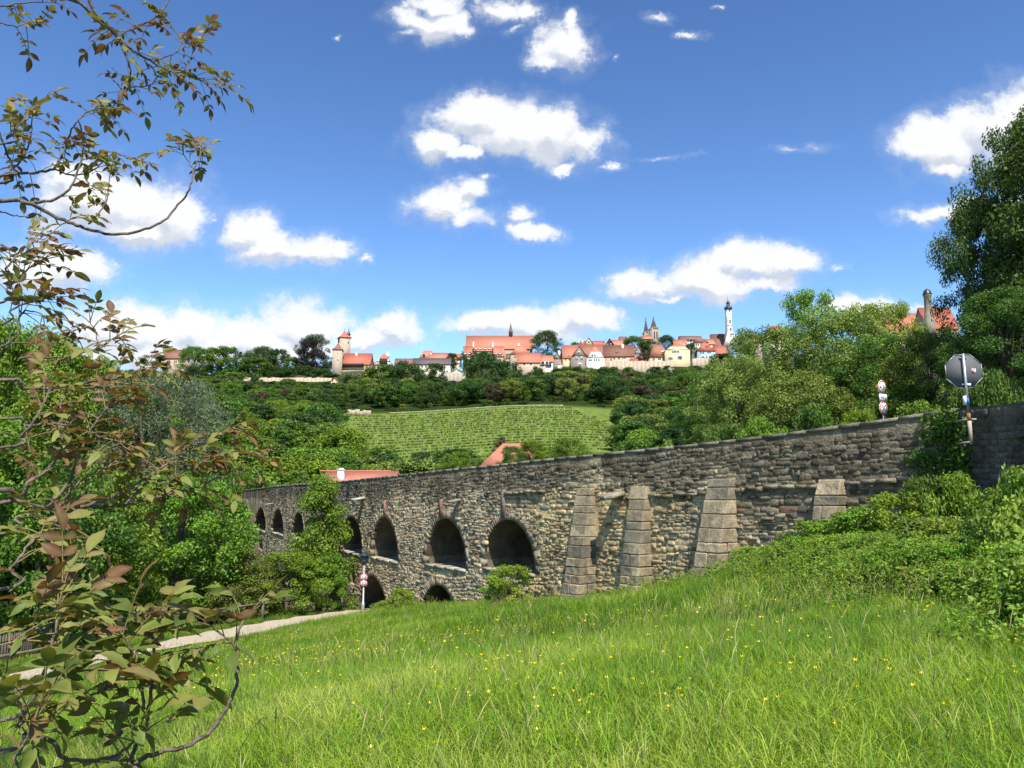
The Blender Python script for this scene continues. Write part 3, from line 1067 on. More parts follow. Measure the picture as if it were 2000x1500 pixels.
# ---- buttresses: battered piles of big blocks
for (u0, u1, va, vb, p1, wd), nb in zip(BUT, (11, 11, 9, 6)):
    s1 = s_of(u0)
    s0 = s1 - wd
    sm = (s0 + s1) / 2
    zt = zat((u0 + u1) / 2, va)
    D0 = bpos(sm)[1]
    zb = zt - (vb - va) / FPX * D0 - .5
    root = MB()
    e = .06
    root.add([wpt(s, z, of) - wpt(sm, zb) for z, pr in ((zb - .4, p1 - e), (zt - e, .14)) for s, of in ((s0 + e, pr), (s1 - e, pr), (s1 - e, -.2), (s0 + e, -.2))],
             [(0, 3, 2, 1), (4, 5, 6, 7), (0, 1, 5, 4), (1, 2, 6, 5), (2, 3, 7, 6), (3, 0, 4, 7)], 0, (.24, .20, .14, 1))
    but = root.build('buttress', MAT['block'], bridge, wpt(sm, zb), color=True)
    zc = zt
    cuts = [zt]
    while zc > zb:
        zc -= float(sr.uniform(.30, .52))
        cuts.append(zc)
    for k, (za_, zb2) in enumerate(zip(cuts, cuts[1:])):
        fa, fb = (zt - za_) / (zt - zb), (zt - zb2) / (zt - zb)
        pa, pb = .22 + (p1 - .22) * fa ** .92, .22 + (p1 - .22) * fb ** .92
        step = .04 if k % 3 else .09
        pb = pb - step if k else pb
        jut = sr.uniform(-.02, .03)
        joints = [s0 - sr.uniform(0, .03), s1 + sr.uniform(0, .03)]
        if fb > .4 and sr.random() < .75:
            joints.insert(1, s0 + wd * sr.uniform(.32, .68))
        for ja, jb in zip(joints, joints[1:]):
            depth_cuts = [1.0] if pb < .8 else [1.0, sr.uniform(.42, .6)]
            # the block runs back to the wall; deep courses are split front / back
            for q, dc in enumerate(depth_cuts):
                back = -.1 if dc == depth_cuts[-1] else pb * depth_cuts[-1] + .008
                fta = pa * 1.0 if q == 0 else pb * dc - .008
                ftb = pb if q == 0 else pb * dc - .008
                if fta < back + .1: fta = back + .1
                b_ = MB()
                zA, zB = za_ - .008, zb2 + .008
                m_ = wpt((ja + jb) / 2, (zA + zB) / 2)
                g_ = .007
                jt = lambda: sr.uniform(-.04, .03)
                P = [wpt(ja + g_, zB, ftb + jut + jt()), wpt(jb - g_, zB, ftb + jut + jt()), wpt(jb - g_, zB, back), wpt(ja + g_, zB, back),
                     wpt(ja + g_, zA, fta + jut + jt()), wpt(jb - g_, zA, fta + jut + jt()), wpt(jb - g_, zA, back), wpt(ja + g_, zA, back)]
                bm = bmesh.new()
                vv = [bm.verts.new(p - m_) for p in P]
                for f in ((0, 3, 2, 1), (4, 5, 6, 7), (0, 1, 5, 4), (1, 2, 6, 5), (2, 3, 7, 6), (3, 0, 4, 7)):
                    bm.faces.new([vv[i] for i in f])
                bmesh.ops.bevel(bm, geom=bm.edges[:], offset=float(sr.uniform(.015, .045)), segments=1, affect='EDGES')
                bmesh.ops.recalc_face_normals(bm, faces=bm.faces)
                me = bpy.data.meshes.new('block')
                bm.to_mesh(me)
                bm.free()
                me.materials.append(MAT['block'])
                c = np.array((.45, .37, .24)) * sr.uniform(.72, 1.18)
                if sr.random() < .3: c = np.array((.29, .255, .18)) * sr.uniform(.8, 1.1)
                ta = me.attributes.new('tint', 'FLOAT_COLOR', 'POINT')
                ta.data.foreach_set('color', np.tile(np.array((*c, 1), np.float32), len(me.vertices)))
                link('block', me, but, m_ - wpt(sm, zb))

# ---- stone water spouts that jut out of the wall, and thin ribs above the arches
def spout(px, py, L, w, col, dz=.12, two=False):
    s = s_of(px)
    z = zat(px, py)
    for k in range(2 if two else 1):
        b_ = MB()
        m_ = wpt(s, z)
        ss_ = s + (k - .5) * w * 1.06 if two else s
        L_ = L * (1 - .12 * k)
        t0, t1 = ss_ - w / 2, ss_ + w / 2
        dr = -.22 * L_
        P = [wpt(t0, z - dz, -.3), wpt(t1, z - dz, -.3), wpt(t1, z, -.3), wpt(t0, z, -.3), wpt(t0, z - dz + dr, L_), wpt(t1, z - dz + dr, L_), wpt(t1, z + dr, L_), wpt(t0, z + dr, L_)]
        b_.add([p - m_ for p in P], [(0, 1, 2, 3), (7, 6, 5, 4), (0, 4, 5, 1), (1, 5, 6, 2), (2, 6, 7, 3), (3, 7, 4, 0)], 0, col)
        b_.build('water_spout', MAT['block'], bridge, m_, color=True)


spout(1212, 957, 1.05, .26, (.46, .40, .30, 1), .2, True)
spout(710, 969, .85, .75, (.60, .55, .44, 1), .16)
spout(898, 972, .7, .35, (.40, .34, .25, 1), .14)
spout(533, 981, .9, .8, (.42, .37, .30, 1), .16)
for px, v0, v1, wd, c in ((985, 956, 1012, .30, (.30, .24, .20, 1)), (863, 976, 1010, .24, (.36, .19, .15, 1)), (753.5, 977, 1008, .24, (.40, .20, .16, 1)), (511, 978, 992, .3, (.3, .24, .2, 1)), (484, 976, 989, .3, (.3, .24, .2, 1))):
    s = s_of(px)
    z1, z0 = zat(px, v0), zat(px, v1)
    m_ = wpt(s, z0)
    b_ = MB()
    P = [wpt(s + a, z, of) - m_ for z in (z0, z1) for a, of in ((-wd / 2, .11), (wd / 2, .11), (wd / 2, -.1), (-wd / 2, -.1))]
    b_.add(P, [(0, 3, 2, 1), (4, 5, 6, 7), (0, 1, 5, 4), (1, 2, 6, 5), (2, 3, 7, 6), (3, 0, 4, 7)], 0, c)
    b_.build('wall_rib', MAT['block'], bridge, m_, color=True)

# rough ledges where courses jut out at road level on the near stretch
for u0, u1, v0 in ((1450, 1600, 951), (1285, 1392, 966), (1000, 1065, 960), (1655, 1790, 938)):
    s1, s0 = s_of(u0), s_of(u1)
    s = s0
    while s < s1:
        w = float(sr.uniform(.3, .7))
        z = zat((u0 + u1) / 2, v0) + (s - s0) * -.02 + sr.normal(0, .025)
        z = ztop(s) - (ztop(s_of((u0 + u1) / 2)) - zat((u0 + u1) / 2, v0)) + sr.normal(0, .025)
        m_ = wpt(s + w / 2, z)
        b_ = MB()
        pr = .13 * sr.uniform(.6, 1.3)
        P = [wpt(s_, zz + sr.normal(0, .012), of) - m_ for zz in (z - .09, z + .04) for s_, of in ((s + .01, pr), (s + w - .01, pr * sr.uniform(.7, 1.2)), (s + w - .01, -.1), (s + .01, -.1))]
        b_.add(P, [(0, 3, 2, 1), (4, 5, 6, 7), (0, 1, 5, 4), (1, 2, 6, 5), (2, 3, 7, 6), (3, 0, 4, 7)], 0, (*np.array((.40, .33, .22)) * sr.uniform(.7, 1.1), 1))
        b_.build('ledge_stone', MAT['block'], bridge, m_, color=True)
        s += w

# ---- the wall that bends towards the camera at the right-hand end
rw = empty('approach_wall', (12.3, 14, 0), 0, 'shaded dark stone wall that comes forward from the bridge end by the octagonal sign', 'wall')
RO = np.array((12.3, 14, 0.0))
A0, A1 = np.array((PLAN[0][0], PLAN[0][1])), np.array((12.25, 18.2))
rp = [A0, A1, np.array((12.2, 12.0)), np.array((12.2, -20.0))]
rz = [ztop(0), at(2000, 788, 18.6).z, 2.15, 2.0]
b_ = MB()
for a, b, za_, zb_2 in zip(rp, rp[1:], rz, rz[1:]):
    for z0, z1, o0, o1 in ((-4, None, 0, 0), (None, None, 0, .5), (None, 1.2, .5, .5)):
        P = []
        for q, zt in ((a, za_), (b, zb_2)):
            for zz, of in ((z0, o0), (z1, o1)):
                P.append(np.array((q[0] + of, q[1], zt if zz is None else zz)) - RO)
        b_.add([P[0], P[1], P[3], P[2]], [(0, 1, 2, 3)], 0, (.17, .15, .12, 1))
b_.build('wall', MAT['stone'], rw, color=True)
rest2 = MB()
rows_d = .06
while rows_d < 5:
    ch = float(sr.uniform(.12, .25))
    y = 21.3
    while y > 9:
        w = float(sr.uniform(.16, .5))
        yc = y - w / 2
        xw = np.interp(yc, (-20, 12, 18.2, A0[1]), (12.2, 12.2, 12.25, A0[0]))
        zt = np.interp(yc, (-20, 12, 18.2, A0[1]), rz[::-1])
        z = zt - rows_d - ch / 2
        if z > -2.4:
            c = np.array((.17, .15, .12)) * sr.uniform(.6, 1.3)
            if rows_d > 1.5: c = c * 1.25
            ctr = np.array((xw, yc, z)) - RO
            vs, fs = stone_geo(np.zeros(3), w / 2 - .01, ch / 2 - .008, abs(sr.normal(.005, .014)) + .007, np.array((0, -1.0, 0)), np.array((0, 0, 1.0)), np.array((-1.0, 0, 0)), sr)
            q = MB()
            q.add(vs, fs, 0, (*c, 1))
            if yc > 17.2:
                q.build('stone', MAT['stone'], rw, ctr, color=True)
            else:
                rest2.add([v + ctr for v in vs], fs, 0, (*c, 1))
        y -= w
    rows_d += ch
tag(rest2.build('rubble_facing', MAT['stone'], rw, color=True), kind='stuff')

# ------------------------------------------------------------------ foliage
def unit(v):
    return v / np.maximum(np.linalg.norm(v, axis=-1, keepdims=True), 1e-9)


def leaf_cloud(C, rc, nleaf, size, r, flat=.75, up=.55, asp=.55, clumpvar=None, sizevar=.35, droop=0.0):
    """leaf-sized diamond faces gathered round clump centres C with radii rc"""
    k = len(C)
    pr = rc ** 2 / (rc ** 2).sum()
    ci = r.choice(k, nleaf, p=pr)
    d = unit(r.normal(size=(nleaf, 3)))
    rad = rc[ci] * r.random(nleaf) ** .45
    P = C[ci] + d * rad[:, None] * np.array((1, 1, flat))
    nrm = unit(d * .55 + np.array((0, 0, up)) + r.normal(size=(nleaf, 3)) * .55)
    a = unit(np.cross(nrm, r.normal(size=(nleaf, 3))))
    a[:, 2] -= droop
    a = unit(a)
    b = unit(np.cross(nrm, a))
    L = size * (1 + sizevar * (r.random(nleaf) * 2 - 1))
    W = L * asp
    a, b = a * (L * .5)[:, None], b * (W * .5)[:, None]
    fold = nrm * (L * .08)[:, None]
    V = np.stack((P - a, P + b + fold - a * .1, P + a, P - b + fold - a * .1), 1).reshape(-1, 3)
    F = np.arange(nleaf * 4).reshape(-1, 4)
    cv = r.random(k) if clumpvar is None else clumpvar
    var = np.clip(.45 * cv[ci] + .55 * r.random(nleaf), 0, 1)
    return V, F, np.repeat(var, 4)


def crown_pts(H_, R, z0, n, r, shape='round', inner=.35):
    t = r.random(n) ** .85
    if shape == 'round':
        prof = np.sin(np.pi * np.clip(t * .92 + .06, 0, 1)) ** .55
    elif shape == 'cone':
        prof = (1 - t) ** .7 * .95 + .06
    elif shape == 'column':
        prof = np.sin(np.pi * np.clip(t * .9 + .07, 0, 1)) ** .4 * .95
    else:                                       # dome
        prof = np.sqrt(np.clip(1 - t ** 2, 0.02, 1))
    rr = R * prof * (inner + (1 - inner) * r.random(n) ** .5)
    q = r.random(n) * 2 * np.pi
    wob = 1 + .16 * np.sin(3 * q + r.random() * 6) + .1 * np.sin(5 * q + r.random() * 6)
    return np.stack((rr * wob * np.cos(q), rr * wob * np.sin(q), z0 + (H_ - z0) * t), 1)


def make_crown(name, seed, H_, R, z0, nclump, nleaf, size, mat, shape='round', rcf=.27, inner=.35, flat=.75, asp=.55, up=.55, droop=0.0):
    r = np.random.default_rng(seed)
    C = crown_pts(H_, R, z0, nclump, r, shape, inner)
    rc = R * rcf * r.uniform(.6, 1.35, nclump)
    C[:, 2] = np.minimum(C[:, 2], H_ - rc * flat * .8)
    V, F, var = leaf_cloud(C, rc, nleaf, size, r, flat, up, asp, droop=droop)
    me = arr_mesh(name, V, F, [mat], {'var': ('FLOAT', var)})
    me['clumps'] = 0
    return me, C


def make_trunk(name, H_, R, z0, C, seed, mat, rad=None, nb=9):
    r = random.Random(seed)
    b = MB()
    rad = rad or H_ * .022
    top = (r.uniform(-.1, .1) * R, r.uniform(-.1, .1) * R, H_ * .82)
    mid = (r.uniform(-.06, .06) * R, r.uniform(-.06, .06) * R, z0 + (H_ - z0) * .3)
    b.tube([(0, 0, -.8), (0, 0, .1), mid, tuple((m + t) / 2 for m, t in zip(mid, top)), top], [rad * 1.5, rad * 1.15, rad * .8, rad * .5, rad * .12], 7)
    idx = r.sample(range(len(C)), min(nb, len(C)))
    for i in idx:
        c = Vector(C[i])
        f = min(.95, max(.15, (c.z - z0 * .7) / H_ * .8))
        st = Vector((0, 0, .1)).lerp(Vector(top), f * .8)
        md = st.lerp(c, .5) + Vector((0, 0, .08 * H_ * r.random()))
        b.tube([st, md, c], [rad * .4, rad * .24, rad * .07], 5)
    return b.mesh(name, mat, True)


LIB = {}
EXT = {}


def proto(key, seed, H_, R, z0, ncl, nl, size, mat, shape='round', trunk='bark', **k):
    me, C = make_crown('crown', seed, H_, R, z0, ncl, nl, size, MAT[mat], shape, **k)
    tr = make_trunk('trunk', H_, R, z0, C, seed, MAT[trunk])
    LIB[key] = (me, tr, H_)
    co = np.empty(len(me.vertices) * 3, np.float32)
    me.vertices.foreach_get('co', co)
    q = np.percentile(co.reshape(-1, 3)[:, 0], (1, 99))
    EXT[key] = float(q[1] - q[0])


# far kinds (more than about 120 m away)
far_mats = ['l_mid', 'l_dark', 'l_bright', 'l_mid', 'l_olive', 'l_dark']
for i, m_ in enumerate(far_mats):
    proto(f'far{i}', 100 + i, 10, 4.3 + .5 * (i % 3), 1.2, 46, 5200, .52, m_, rcf=.28)
proto('farrust', 120, 9, 4.6, .9, 40, 4500, .5, 'l_rust')
proto('fargrey', 121, 9, 4.6, .9, 50, 6000, .45, 'l_grey')
proto('poplar', 122, 16, 2.6, 1.0, 40, 4500, .5, 'l_dark', 'column', rcf=.4)
proto('copper', 123, 21, 8.2, 1.5, 90, 14000, .6, 'l_copper', rcf=.26)
proto('plane', 124, 23, 10.2, 2, 120, 13000, .6, 'l_mid', rcf=.18, inner=.5)
proto('lime', 125, 20, 10, 1.5, 130, 16000, .55, 'l_dark', 'dome', rcf=.2, inner=.5)
# middle distance (45 - 130 m)
proto('mid0', 200, 11, 4.6, 1.0, 110, 24000, .24, 'l_bright', rcf=.2)
proto('mid1', 201, 12, 5.0, 1.2, 120, 26000, .25, 'l_mid', rcf=.2)
proto('mid2', 202, 10, 4.6, .6, 110, 24000, .23, 'l_light', rcf=.2)
proto('willow', 203, 13, 6.2, 1.0, 150, 30000, .24, 'l_grey', rcf=.17, asp=.3, droop=.5)
proto('walnutish', 204, 11.5, 6.4, .6, 170, 34000, .22, 'l_olive', rcf=.15, inner=.3, asp=.5)
proto('airy', 205, 12, 5.4, 1.0, 120, 17000, .22, 'l_olive', rcf=.14, inner=.25, asp=.5)
proto('ash', 206, 16, 6.5, 1.5, 170, 60000, .22, 'l_ash', rcf=.175, inner=.3)
proto('maple', 207, 11, 3.4, .3, 100, 26000, .22, 'l_bright', 'cone', rcf=.3)
# shrubs
proto('bush0', 300, 1.6, 1.5, .0, 80, 9500, .10, 'l_bush', 'dome', rcf=.19, inner=.3)
proto('bush1', 301, 1.5, 1.6, .0, 80, 9500, .09, 'l_mid', 'dome', rcf=.18, inner=.3)
proto('bush2', 302, 1.2, 1.7, .0, 80, 8500, .11, 'l_light', 'dome', rcf=.18, inner=.3)
proto('bush3', 303, 2.2, 1.3, .1, 40, 6500, .10, 'l_bush', rcf=.24)


def tree(key, x, y, label, group=None, h=None, sx=1.0, rz=None, mat=None, name='tree', cat='tree', z=None, sink=.3, parts=True):
    me, tr, H_ = LIB[key]
    s = (h / H_) if h else 1.0
    rz = rnd.uniform(0, 6.28) if rz is None else rz
    o = empty(name, (x, y, (H1(x, y) if z is None else z) - sink), rz, label, cat, group)
    o.scale = (s * sx, s * sx, s)
    c = link('crown' if cat == 'tree' else 'foliage', me, o)
    if mat:
        c.material_slots[0].link = 'OBJECT'
        c.material_slots[0].material = MAT[mat]
    if parts:
        link('trunk' if cat == 'tree' else 'stem', tr, o)
    return o


def tree_px(key, px, ytop, ybase, D, label, group=None, wpx=None, **k):
    """a tree whose top and foot show at those pixels, D metres away"""
    b, t = at(px, ybase, D), at(px, ytop, D)
    h = t.z - b.z
    me, tr, H_ = LIB[key]
    sx = 1.0
    if wpx:
        sx = (wpx * D / FPX) / (EXT[key] * h / H_)
    return tree(key, b.x, D, label, group, h=h, sx=sx, z=b.z, sink=.2, **k)


def instancer(name, protos, P, rot, scl, idx, label, kind='stuff'):
    """one object that sets copies of the given meshes on the points P"""
    coll = bpy.data.collections.new(name + '_kinds')
    for i, me in enumerate(protos):
        coll.objects.link(bpy.data.objects.new(f'{name}_kind_{i:02d}', me))
    me = bpy.data.meshes.new(name)
    me.vertices.add(len(P))
    me.vertices.foreach_set('co', np.asarray(P, np.float32).ravel())
    for nm, typ, a in (('rot', 'FLOAT_VECTOR', rot), ('scl', 'FLOAT_VECTOR', scl), ('idx', 'INT', idx)):
        t = me.attributes.new(nm, typ, 'POINT')
        t.data.foreach_set('vector' if typ == 'FLOAT_VECTOR' else 'value', np.asarray(a, np.float32 if typ != 'INT' else np.int32).ravel())
    o = link(name, me)
    tag(o, label, kind=kind)
    ng = bpy.data.node_groups.new(name, 'GeometryNodeTree')
    ng.interface.new_socket('Geometry', in_out='INPUT', socket_type='NodeSocketGeometry')
    ng.interface.new_socket('Geometry', in_out='OUTPUT', socket_type='NodeSocketGeometry')
    n = ng.nodes.new
    gi, go = n('NodeGroupInput'), n('NodeGroupOutput')
    mp = n('GeometryNodeMeshToPoints')
    ci = n('GeometryNodeCollectionInfo')
    ci.inputs['Collection'].default_value = coll
    ci.inputs['Separate Children'].default_value = True
    ci.inputs['Reset Children'].default_value = True
    ip = n('GeometryNodeInstanceOnPoints')
    ip.inputs['Pick Instance'].default_value = True

    def attr(nm, dt):
        a = n('GeometryNodeInputNamedAttribute')
        a.data_type = dt
        a.inputs['Name'].default_value = nm
        return a.outputs[0]
    er = n('FunctionNodeEulerToRotation')
    L = ng.links.new
    L(gi.outputs[0], mp.inputs[0])
    L(mp.outputs[0], ip.inputs['Points'])
    L(ci.outputs[0], ip.inputs['Instance'])
    L(attr('idx', 'INT'), ip.inputs['Instance Index'])
    L(attr('rot', 'FLOAT_VECTOR'), er.inputs[0])
    L(er.outputs[0], ip.inputs['Rotation'])
    L(attr('scl', 'FLOAT_VECTOR'), ip.inputs['Scale'])
    L(ip.outputs[0], go.inputs[0])
    md = o.modifiers.new('scatter', 'NODES')
    md.node_group = ng
    return o


# ------------------------------------------------------------------ woods on the far side of the valley
def ground_v(px, D):
    x = (px - 1000) / FPX * D * 1.01
    return x, H1(x, D)


cand = []                                        # (x, y, h, key, region)


def scatter(y0, y1, u0, u1, step, fn):
    y = y0
    while y < y1:
        x = (u0 - 1000) / FPX * y
        while x < (u1 - 1000) / FPX * y:
            xx, yy = x + rnd.uniform(-.42, .42) * step, y + rnd.uniform(-.42, .42) * step
            z = H1(xx, yy)
            u, v = (float(q) for q in proj(xx, yy, z))
            r = fn(u, v, xx, yy, z)
            if r:
                cand.append((xx, yy, z, *r))
            x += step
        y += step


def pick(*w):
    return rnd.choice(w)


def top_limit(z, yy, ylim):
    """height that reaches pixel row ylim at this distance"""
    return at(1000, ylim, yy).z - z


def w_valley(u, v, x, y, z):
    if side(x, y) > -9 and y < 130: return None
    h = rnd.uniform(8.5, 13)
    if u > 690 and u < 1230:
        if y > 222: return None
        cap = top_limit(z, y, rnd.uniform(868, 905))
        h = min(h, cap)
        if h < 3.5: return None
        k = pick('far0', 'far2', 'far0', 'far1', 'far4')
    else:
        k = pick('far2', 'far0', 'far2', 'far3')
        if u < 690: h = rnd.uniform(9, 14)
    return h, k, 'valley'


scatter(112, 226, 430, 1250, 7.6, w_valley)


def w_left(u, v, x, y, z):
    if side(x, y) < 12 and y < 130: return None
    h = rnd.uniform(9, 14)
    lim = np.interp(u, (-200, 60, 110, 200, 300, 400), (560, 628, 655, 700, 730, 745))
    h = min(h, top_limit(z, y, lim + rnd.uniform(0, 26)))
    if h < 4: return None
    return h, pick('far2', 'far0', 'far2', 'far3'), 'left'


scatter(92, 235, -120, 440, 8.5, w_left)


def w_slope(u, v, x, y, z):
    if 650 < u < 1225 and y < 319.5: return None
    lim = np.interp(u, (0, 250, 420, 500, 650, 700, 900, 1000, 1100, 1190, 1310, 1440), (712, 716, 734, 748, 750, 732, 738, 728, 716, 713, 713, 706))
    h = min(rnd.uniform(6, 10.5), top_limit(z, y, lim + rnd.uniform(0, 14)))
    if h < 1.6:
        if y > 426 or h < -6: return None
        h = rnd.uniform(1.3, 2.2)
    if 650 < u < 1225 and y < 330: h = min(h, rnd.uniform(1.5, 2.8))
    if 640 < u < 1225 and (334 < y < 341 or 356 < y < 361): h = min(h, 1.6)
    k = pick('far0', 'far1', 'far3', 'far5', 'far1', 'far4', 'far5') if u > 620 else pick('far0', 'far2', 'far3', 'far1', 'far0')
    if rnd.random() < .03: k = 'farrust'
    return h, k, 'slope'


scatter(232, 426, 180, 1480, 7.2, w_slope)
cand.sort(key=lambda c: -c[3] / c[1])
WOODS = {'valley': ('leafy tree of the wood in the valley bottom behind the stone bridge', 'valley trees behind the bridge'),
         'left': ('tree of the wood on the left hillside behind the walnut branches', 'trees on the left hillside'),
         'slope': ('broadleaf tree of the wooded slope between vineyard and town', 'trees on the slope below the town')}
TONE = {'far0': 'mid green', 'far1': 'dark green', 'far2': 'bright green', 'far3': 'full crowned', 'far4': 'dusty olive', 'far5': 'deep green', 'farrust': 'rust brown'}
NTH = 270
keys_used = {}
restc = []
cnt = 0
for (x, y, z, h, k, reg) in cand:
    if cnt < NTH and h > 3:
        lb, gp = WOODS[reg]
        lb = TONE[k] + ' ' + lb
        gp = TONE[k] + ' ' + gp
        tree(k, x, y, lb, gp, h=h, sx=rnd.uniform(.95, 1.35), z=z)
        cnt += 1
    else:
        restc.append((x, y, z, h, k))
kk = sorted({c[4] for c in restc})
P_ = np.array([(c[0], c[1], c[2] - .3) for c in restc])
sc_ = np.array([(c[3] / LIB[c[4]][2]) for c in restc])
fat = np.array([rnd.uniform(.95, 1.5) * (1.8 if c[3] < 2 else 1) for c in restc])
instancer('far_woods', [LIB[k][0] for k in kk], P_, np.array([(0, 0, rnd.uniform(0, 6.28)) for _ in restc]),
          np.stack((sc_ * fat, sc_ * fat, sc_), 1), [kk.index(c[4]) for c in restc], 'remaining trees and scrub of the wooded slopes that merge into one mass')

# ---- single trees on the skyline of the town and on the slope
for px, yt, yb, D, key, w, m_, lb in [
    (327, 664, 700, 470, 'poplar', 17, None, 'slim dark poplar rising behind the ruined chapel on the far left'),
    (303, 692, 722, 455, 'far1', 48, None, 'dark rounded tree left of the stone chapel'),
    (376, 676, 738, 446, 'lime', 62, 'l_mid', 'broad tree hiding the right end of the stone chapel'),
    (412, 680, 742, 448, 'far0', 54, None, 'tree second to the right of the stone chapel'),
    (446, 677, 742, 450, 'far3', 50, None, 'round topped tree between chapel and dark park trees'),
    (486, 684, 742, 452, 'far5', 44, None, 'dark low tree left of the twin topped park trees'),
    (513, 676, 742, 450, 'lime', 56, 'l_dark', 'tall dark dome shaped park tree above the pale wall'),
    (543, 681, 740, 450, 'far1', 42, None, 'dark park tree right of the dome shaped one'),
    (497, 698, 752, 436, 'far0', 60, 'l_mid', 'lighter tree standing in front of the dark park trees'),
    (570, 697, 742, 448, 'far0', 36, None, 'small green tree left of the copper beech'),
    (612, 652, 740, 456, 'plane', 66, 'l_grey', 'tall airy grey green tree towering behind the copper beech'),
    (606, 660, 742, 446, 'copper', 54, None, 'almost black copper beech on the ridge left of the stone towers'),
    (642, 704, 742, 450, 'far5', 28, None, 'dark tree squeezed between copper beech and front tower'),
    (452, 726, 764, 418, 'fargrey', 60, 'l_olive', 'dusty olive tree in front of the pale park wall'),
    (500, 734, 764, 410, 'far5', 30, None, 'small dark tree before the pale park wall'),
    (560, 738, 766, 412, 'fargrey', 36, 'l_olive', 'light shrubby tree below the pale park wall'),
    (690, 728, 768, 408, 'fargrey', 50, None, 'grey green tree below the small yellow hut'),
    (745, 712, 790, 396, 'far0', 76, 'l_mid', 'broad mid green tree below the half timbered gable'),
    (790, 706, 800, 392, 'lime', 90, 'l_dark', 'big dark tree in front of the long pink roof'),
    (848, 710, 770, 404, 'far1', 44, None, 'dark tree before the pale yellow long house'),
    (882, 690, 726, 440, 'far0', 26, 'l_dark', 'slim tree at the right end of the pale yellow long house'),
    (945, 692, 800, 404, 'lime', 96, 'l_dark', 'large dark tree below the ivy covered monastery front'),
    (990, 705, 770, 408, 'far1', 50, None, 'tree below the tent roofed house'),
    (1067, 645, 712, 452, 'lime', 62, None, 'big round dark tree right of the long monastery roof'),
    (1124, 668, 700, 470, 'far0', 22, None, 'pale treetop behind the grey gabled house'),
    (1125, 735, 812, 372, 'farrust', 76, None, 'rust brown tree in the middle of the wooded slope'),
    (1048, 714, 742, 412, 'far5', 28, None, 'small dark tree below the gallery house'),
    (1238, 656, 700, 470, 'lime', 52, 'l_mid', 'left tree of the clump before the twin spires'),
    (1270, 664, 700, 462, 'far5', 50, None, 'middle dark tree of the clump before the twin spires'),
    (1302, 654, 700, 468, 'lime', 40, 'l_dark', 'right tree of the clump before the twin spires'),
    (1258, 687, 707, 425, 'far5', 24, 'l_rust', 'clipped round bush tree on the town wall by the grey timber gable'),
    (1350, 668, 702, 436, 'far5', 28, None, 'dark tree between yellow house and blue house'),
    (1357, 725, 792, 330, 'lime', 90, 'l_mid', 'wide tree with a pale forked trunk beside the vineyard terraces'),
    (1412, 690, 730, 420, 'far1', 44, None, 'dark tree to the right of the blue house')]:
    tree_px(key, px, yt, yb, D, lb, None, w, mat=m_)

for px in range(296, 652, 27):
    tree_px(rnd.choice(('far5', 'far1', 'far0')), px + rnd.uniform(-6, 6), 722 + rnd.uniform(-8, 6), 748, 438, 'dark shrub in the hedge under the park trees on the ridge', 'hedge shrubs under the park trees', rnd.uniform(38, 54), cat='shrub', name='shrub')

# ---- vineyard: rows of vines with stakes along the slope
MAT['l_vine'] = leafmat('leaf_vine', (.085, .135, .022), (.17, .24, .045), objvar=.06)
vr = np.random.default_rng(5)
ORD = 'first second third fourth fifth sixth seventh eighth ninth tenth eleventh twelfth thirteenth fourteenth fifteenth sixteenth seventeenth eighteenth nineteenth'.split()
for k, yv in enumerate(np.linspace(226, 313, 19)):
    ua = np.interp(yv, (226, 313), (712, 690)) if k % 2 else np.interp(yv, (226, 313), (704, 682))
    ub = np.interp(yv, (226, 270, 313), (1205, 1212, 1120)) + vr.uniform(-14, 8)
    x0, x1 = (ua - 1000) / FPX * yv, (ub - 1000) / FPX * yv
    root = empty('vine_row', ((x0 + x1) / 2, yv, H1((x0 + x1) / 2, yv)), 0, ORD[18 - k] + ' row of grape vines on stakes, counted down from the top of the vineyard', 'vine row', 'rows of vines in the vineyard')
    n = int((x1 - x0) * 2.6)
    cx = np.sort(vr.uniform(x0, x1, n))
    cy = yv + 1.2 * np.sin(cx * .05) + vr.normal(0, .12, n)
    C = np.stack((cx - root.location.x, cy - yv, H(cx, cy) + vr.uniform(.15, .45, n) - root.location.z), 1)
    V, F, var = leaf_cloud(C, vr.uniform(.28, .42, n), n * 20, .32, vr, .5)
    link('foliage', arr_mesh('foliage', V, F, [MAT['l_vine']], {'var': ('FLOAT', var)}), root)
    pb = MB()
    for xq in np.arange(x0, x1, 7.0):
        yq = yv + 1.2 * math.sin(xq * .05)
        zq = H1(xq, yq)
        pb.box(xq - .04 - root.location.x, xq + .04 - root.location.x, yq - yv - .04, yq - yv + .04, zq - root.location.z - .3, zq - root.location.z + 1.25)
    tag(pb.build('stakes', MAT['path'], root), kind='stuff')
    del pb
# dry stone terrace walls of the vineyard
for u0, u1, yv, h_, lb in ((676, 716, 316, 2.2, 'short tumbled dry stone wall at the upper left corner of the vineyard'), (760, 1098, 319, .12, 'long low pale terrace wall along the top of the vineyard')):
    x0, x1 = (u0 - 1000) / FPX * yv, (u1 - 1000) / FPX * yv
    root = empty('terrace_wall', ((x0 + x1) / 2, yv, H1((x0 + x1) / 2, yv)), 0, lb, 'wall')
    b = MB()
    x = x0
    while x < x1:
        w = vr.uniform(.8, 2.2)
        z = H1(x, yv)
        b.box(x - root.location.x, x + w - .08 - root.location.x, vr.uniform(-.5, -.3), .4, z - root.location.z - .6, z - root.location.z + h_ * vr.uniform(.6, 1.1))
        x += w
    tag(b.build('rubble', MAT['w_stone'], root), kind='stuff')

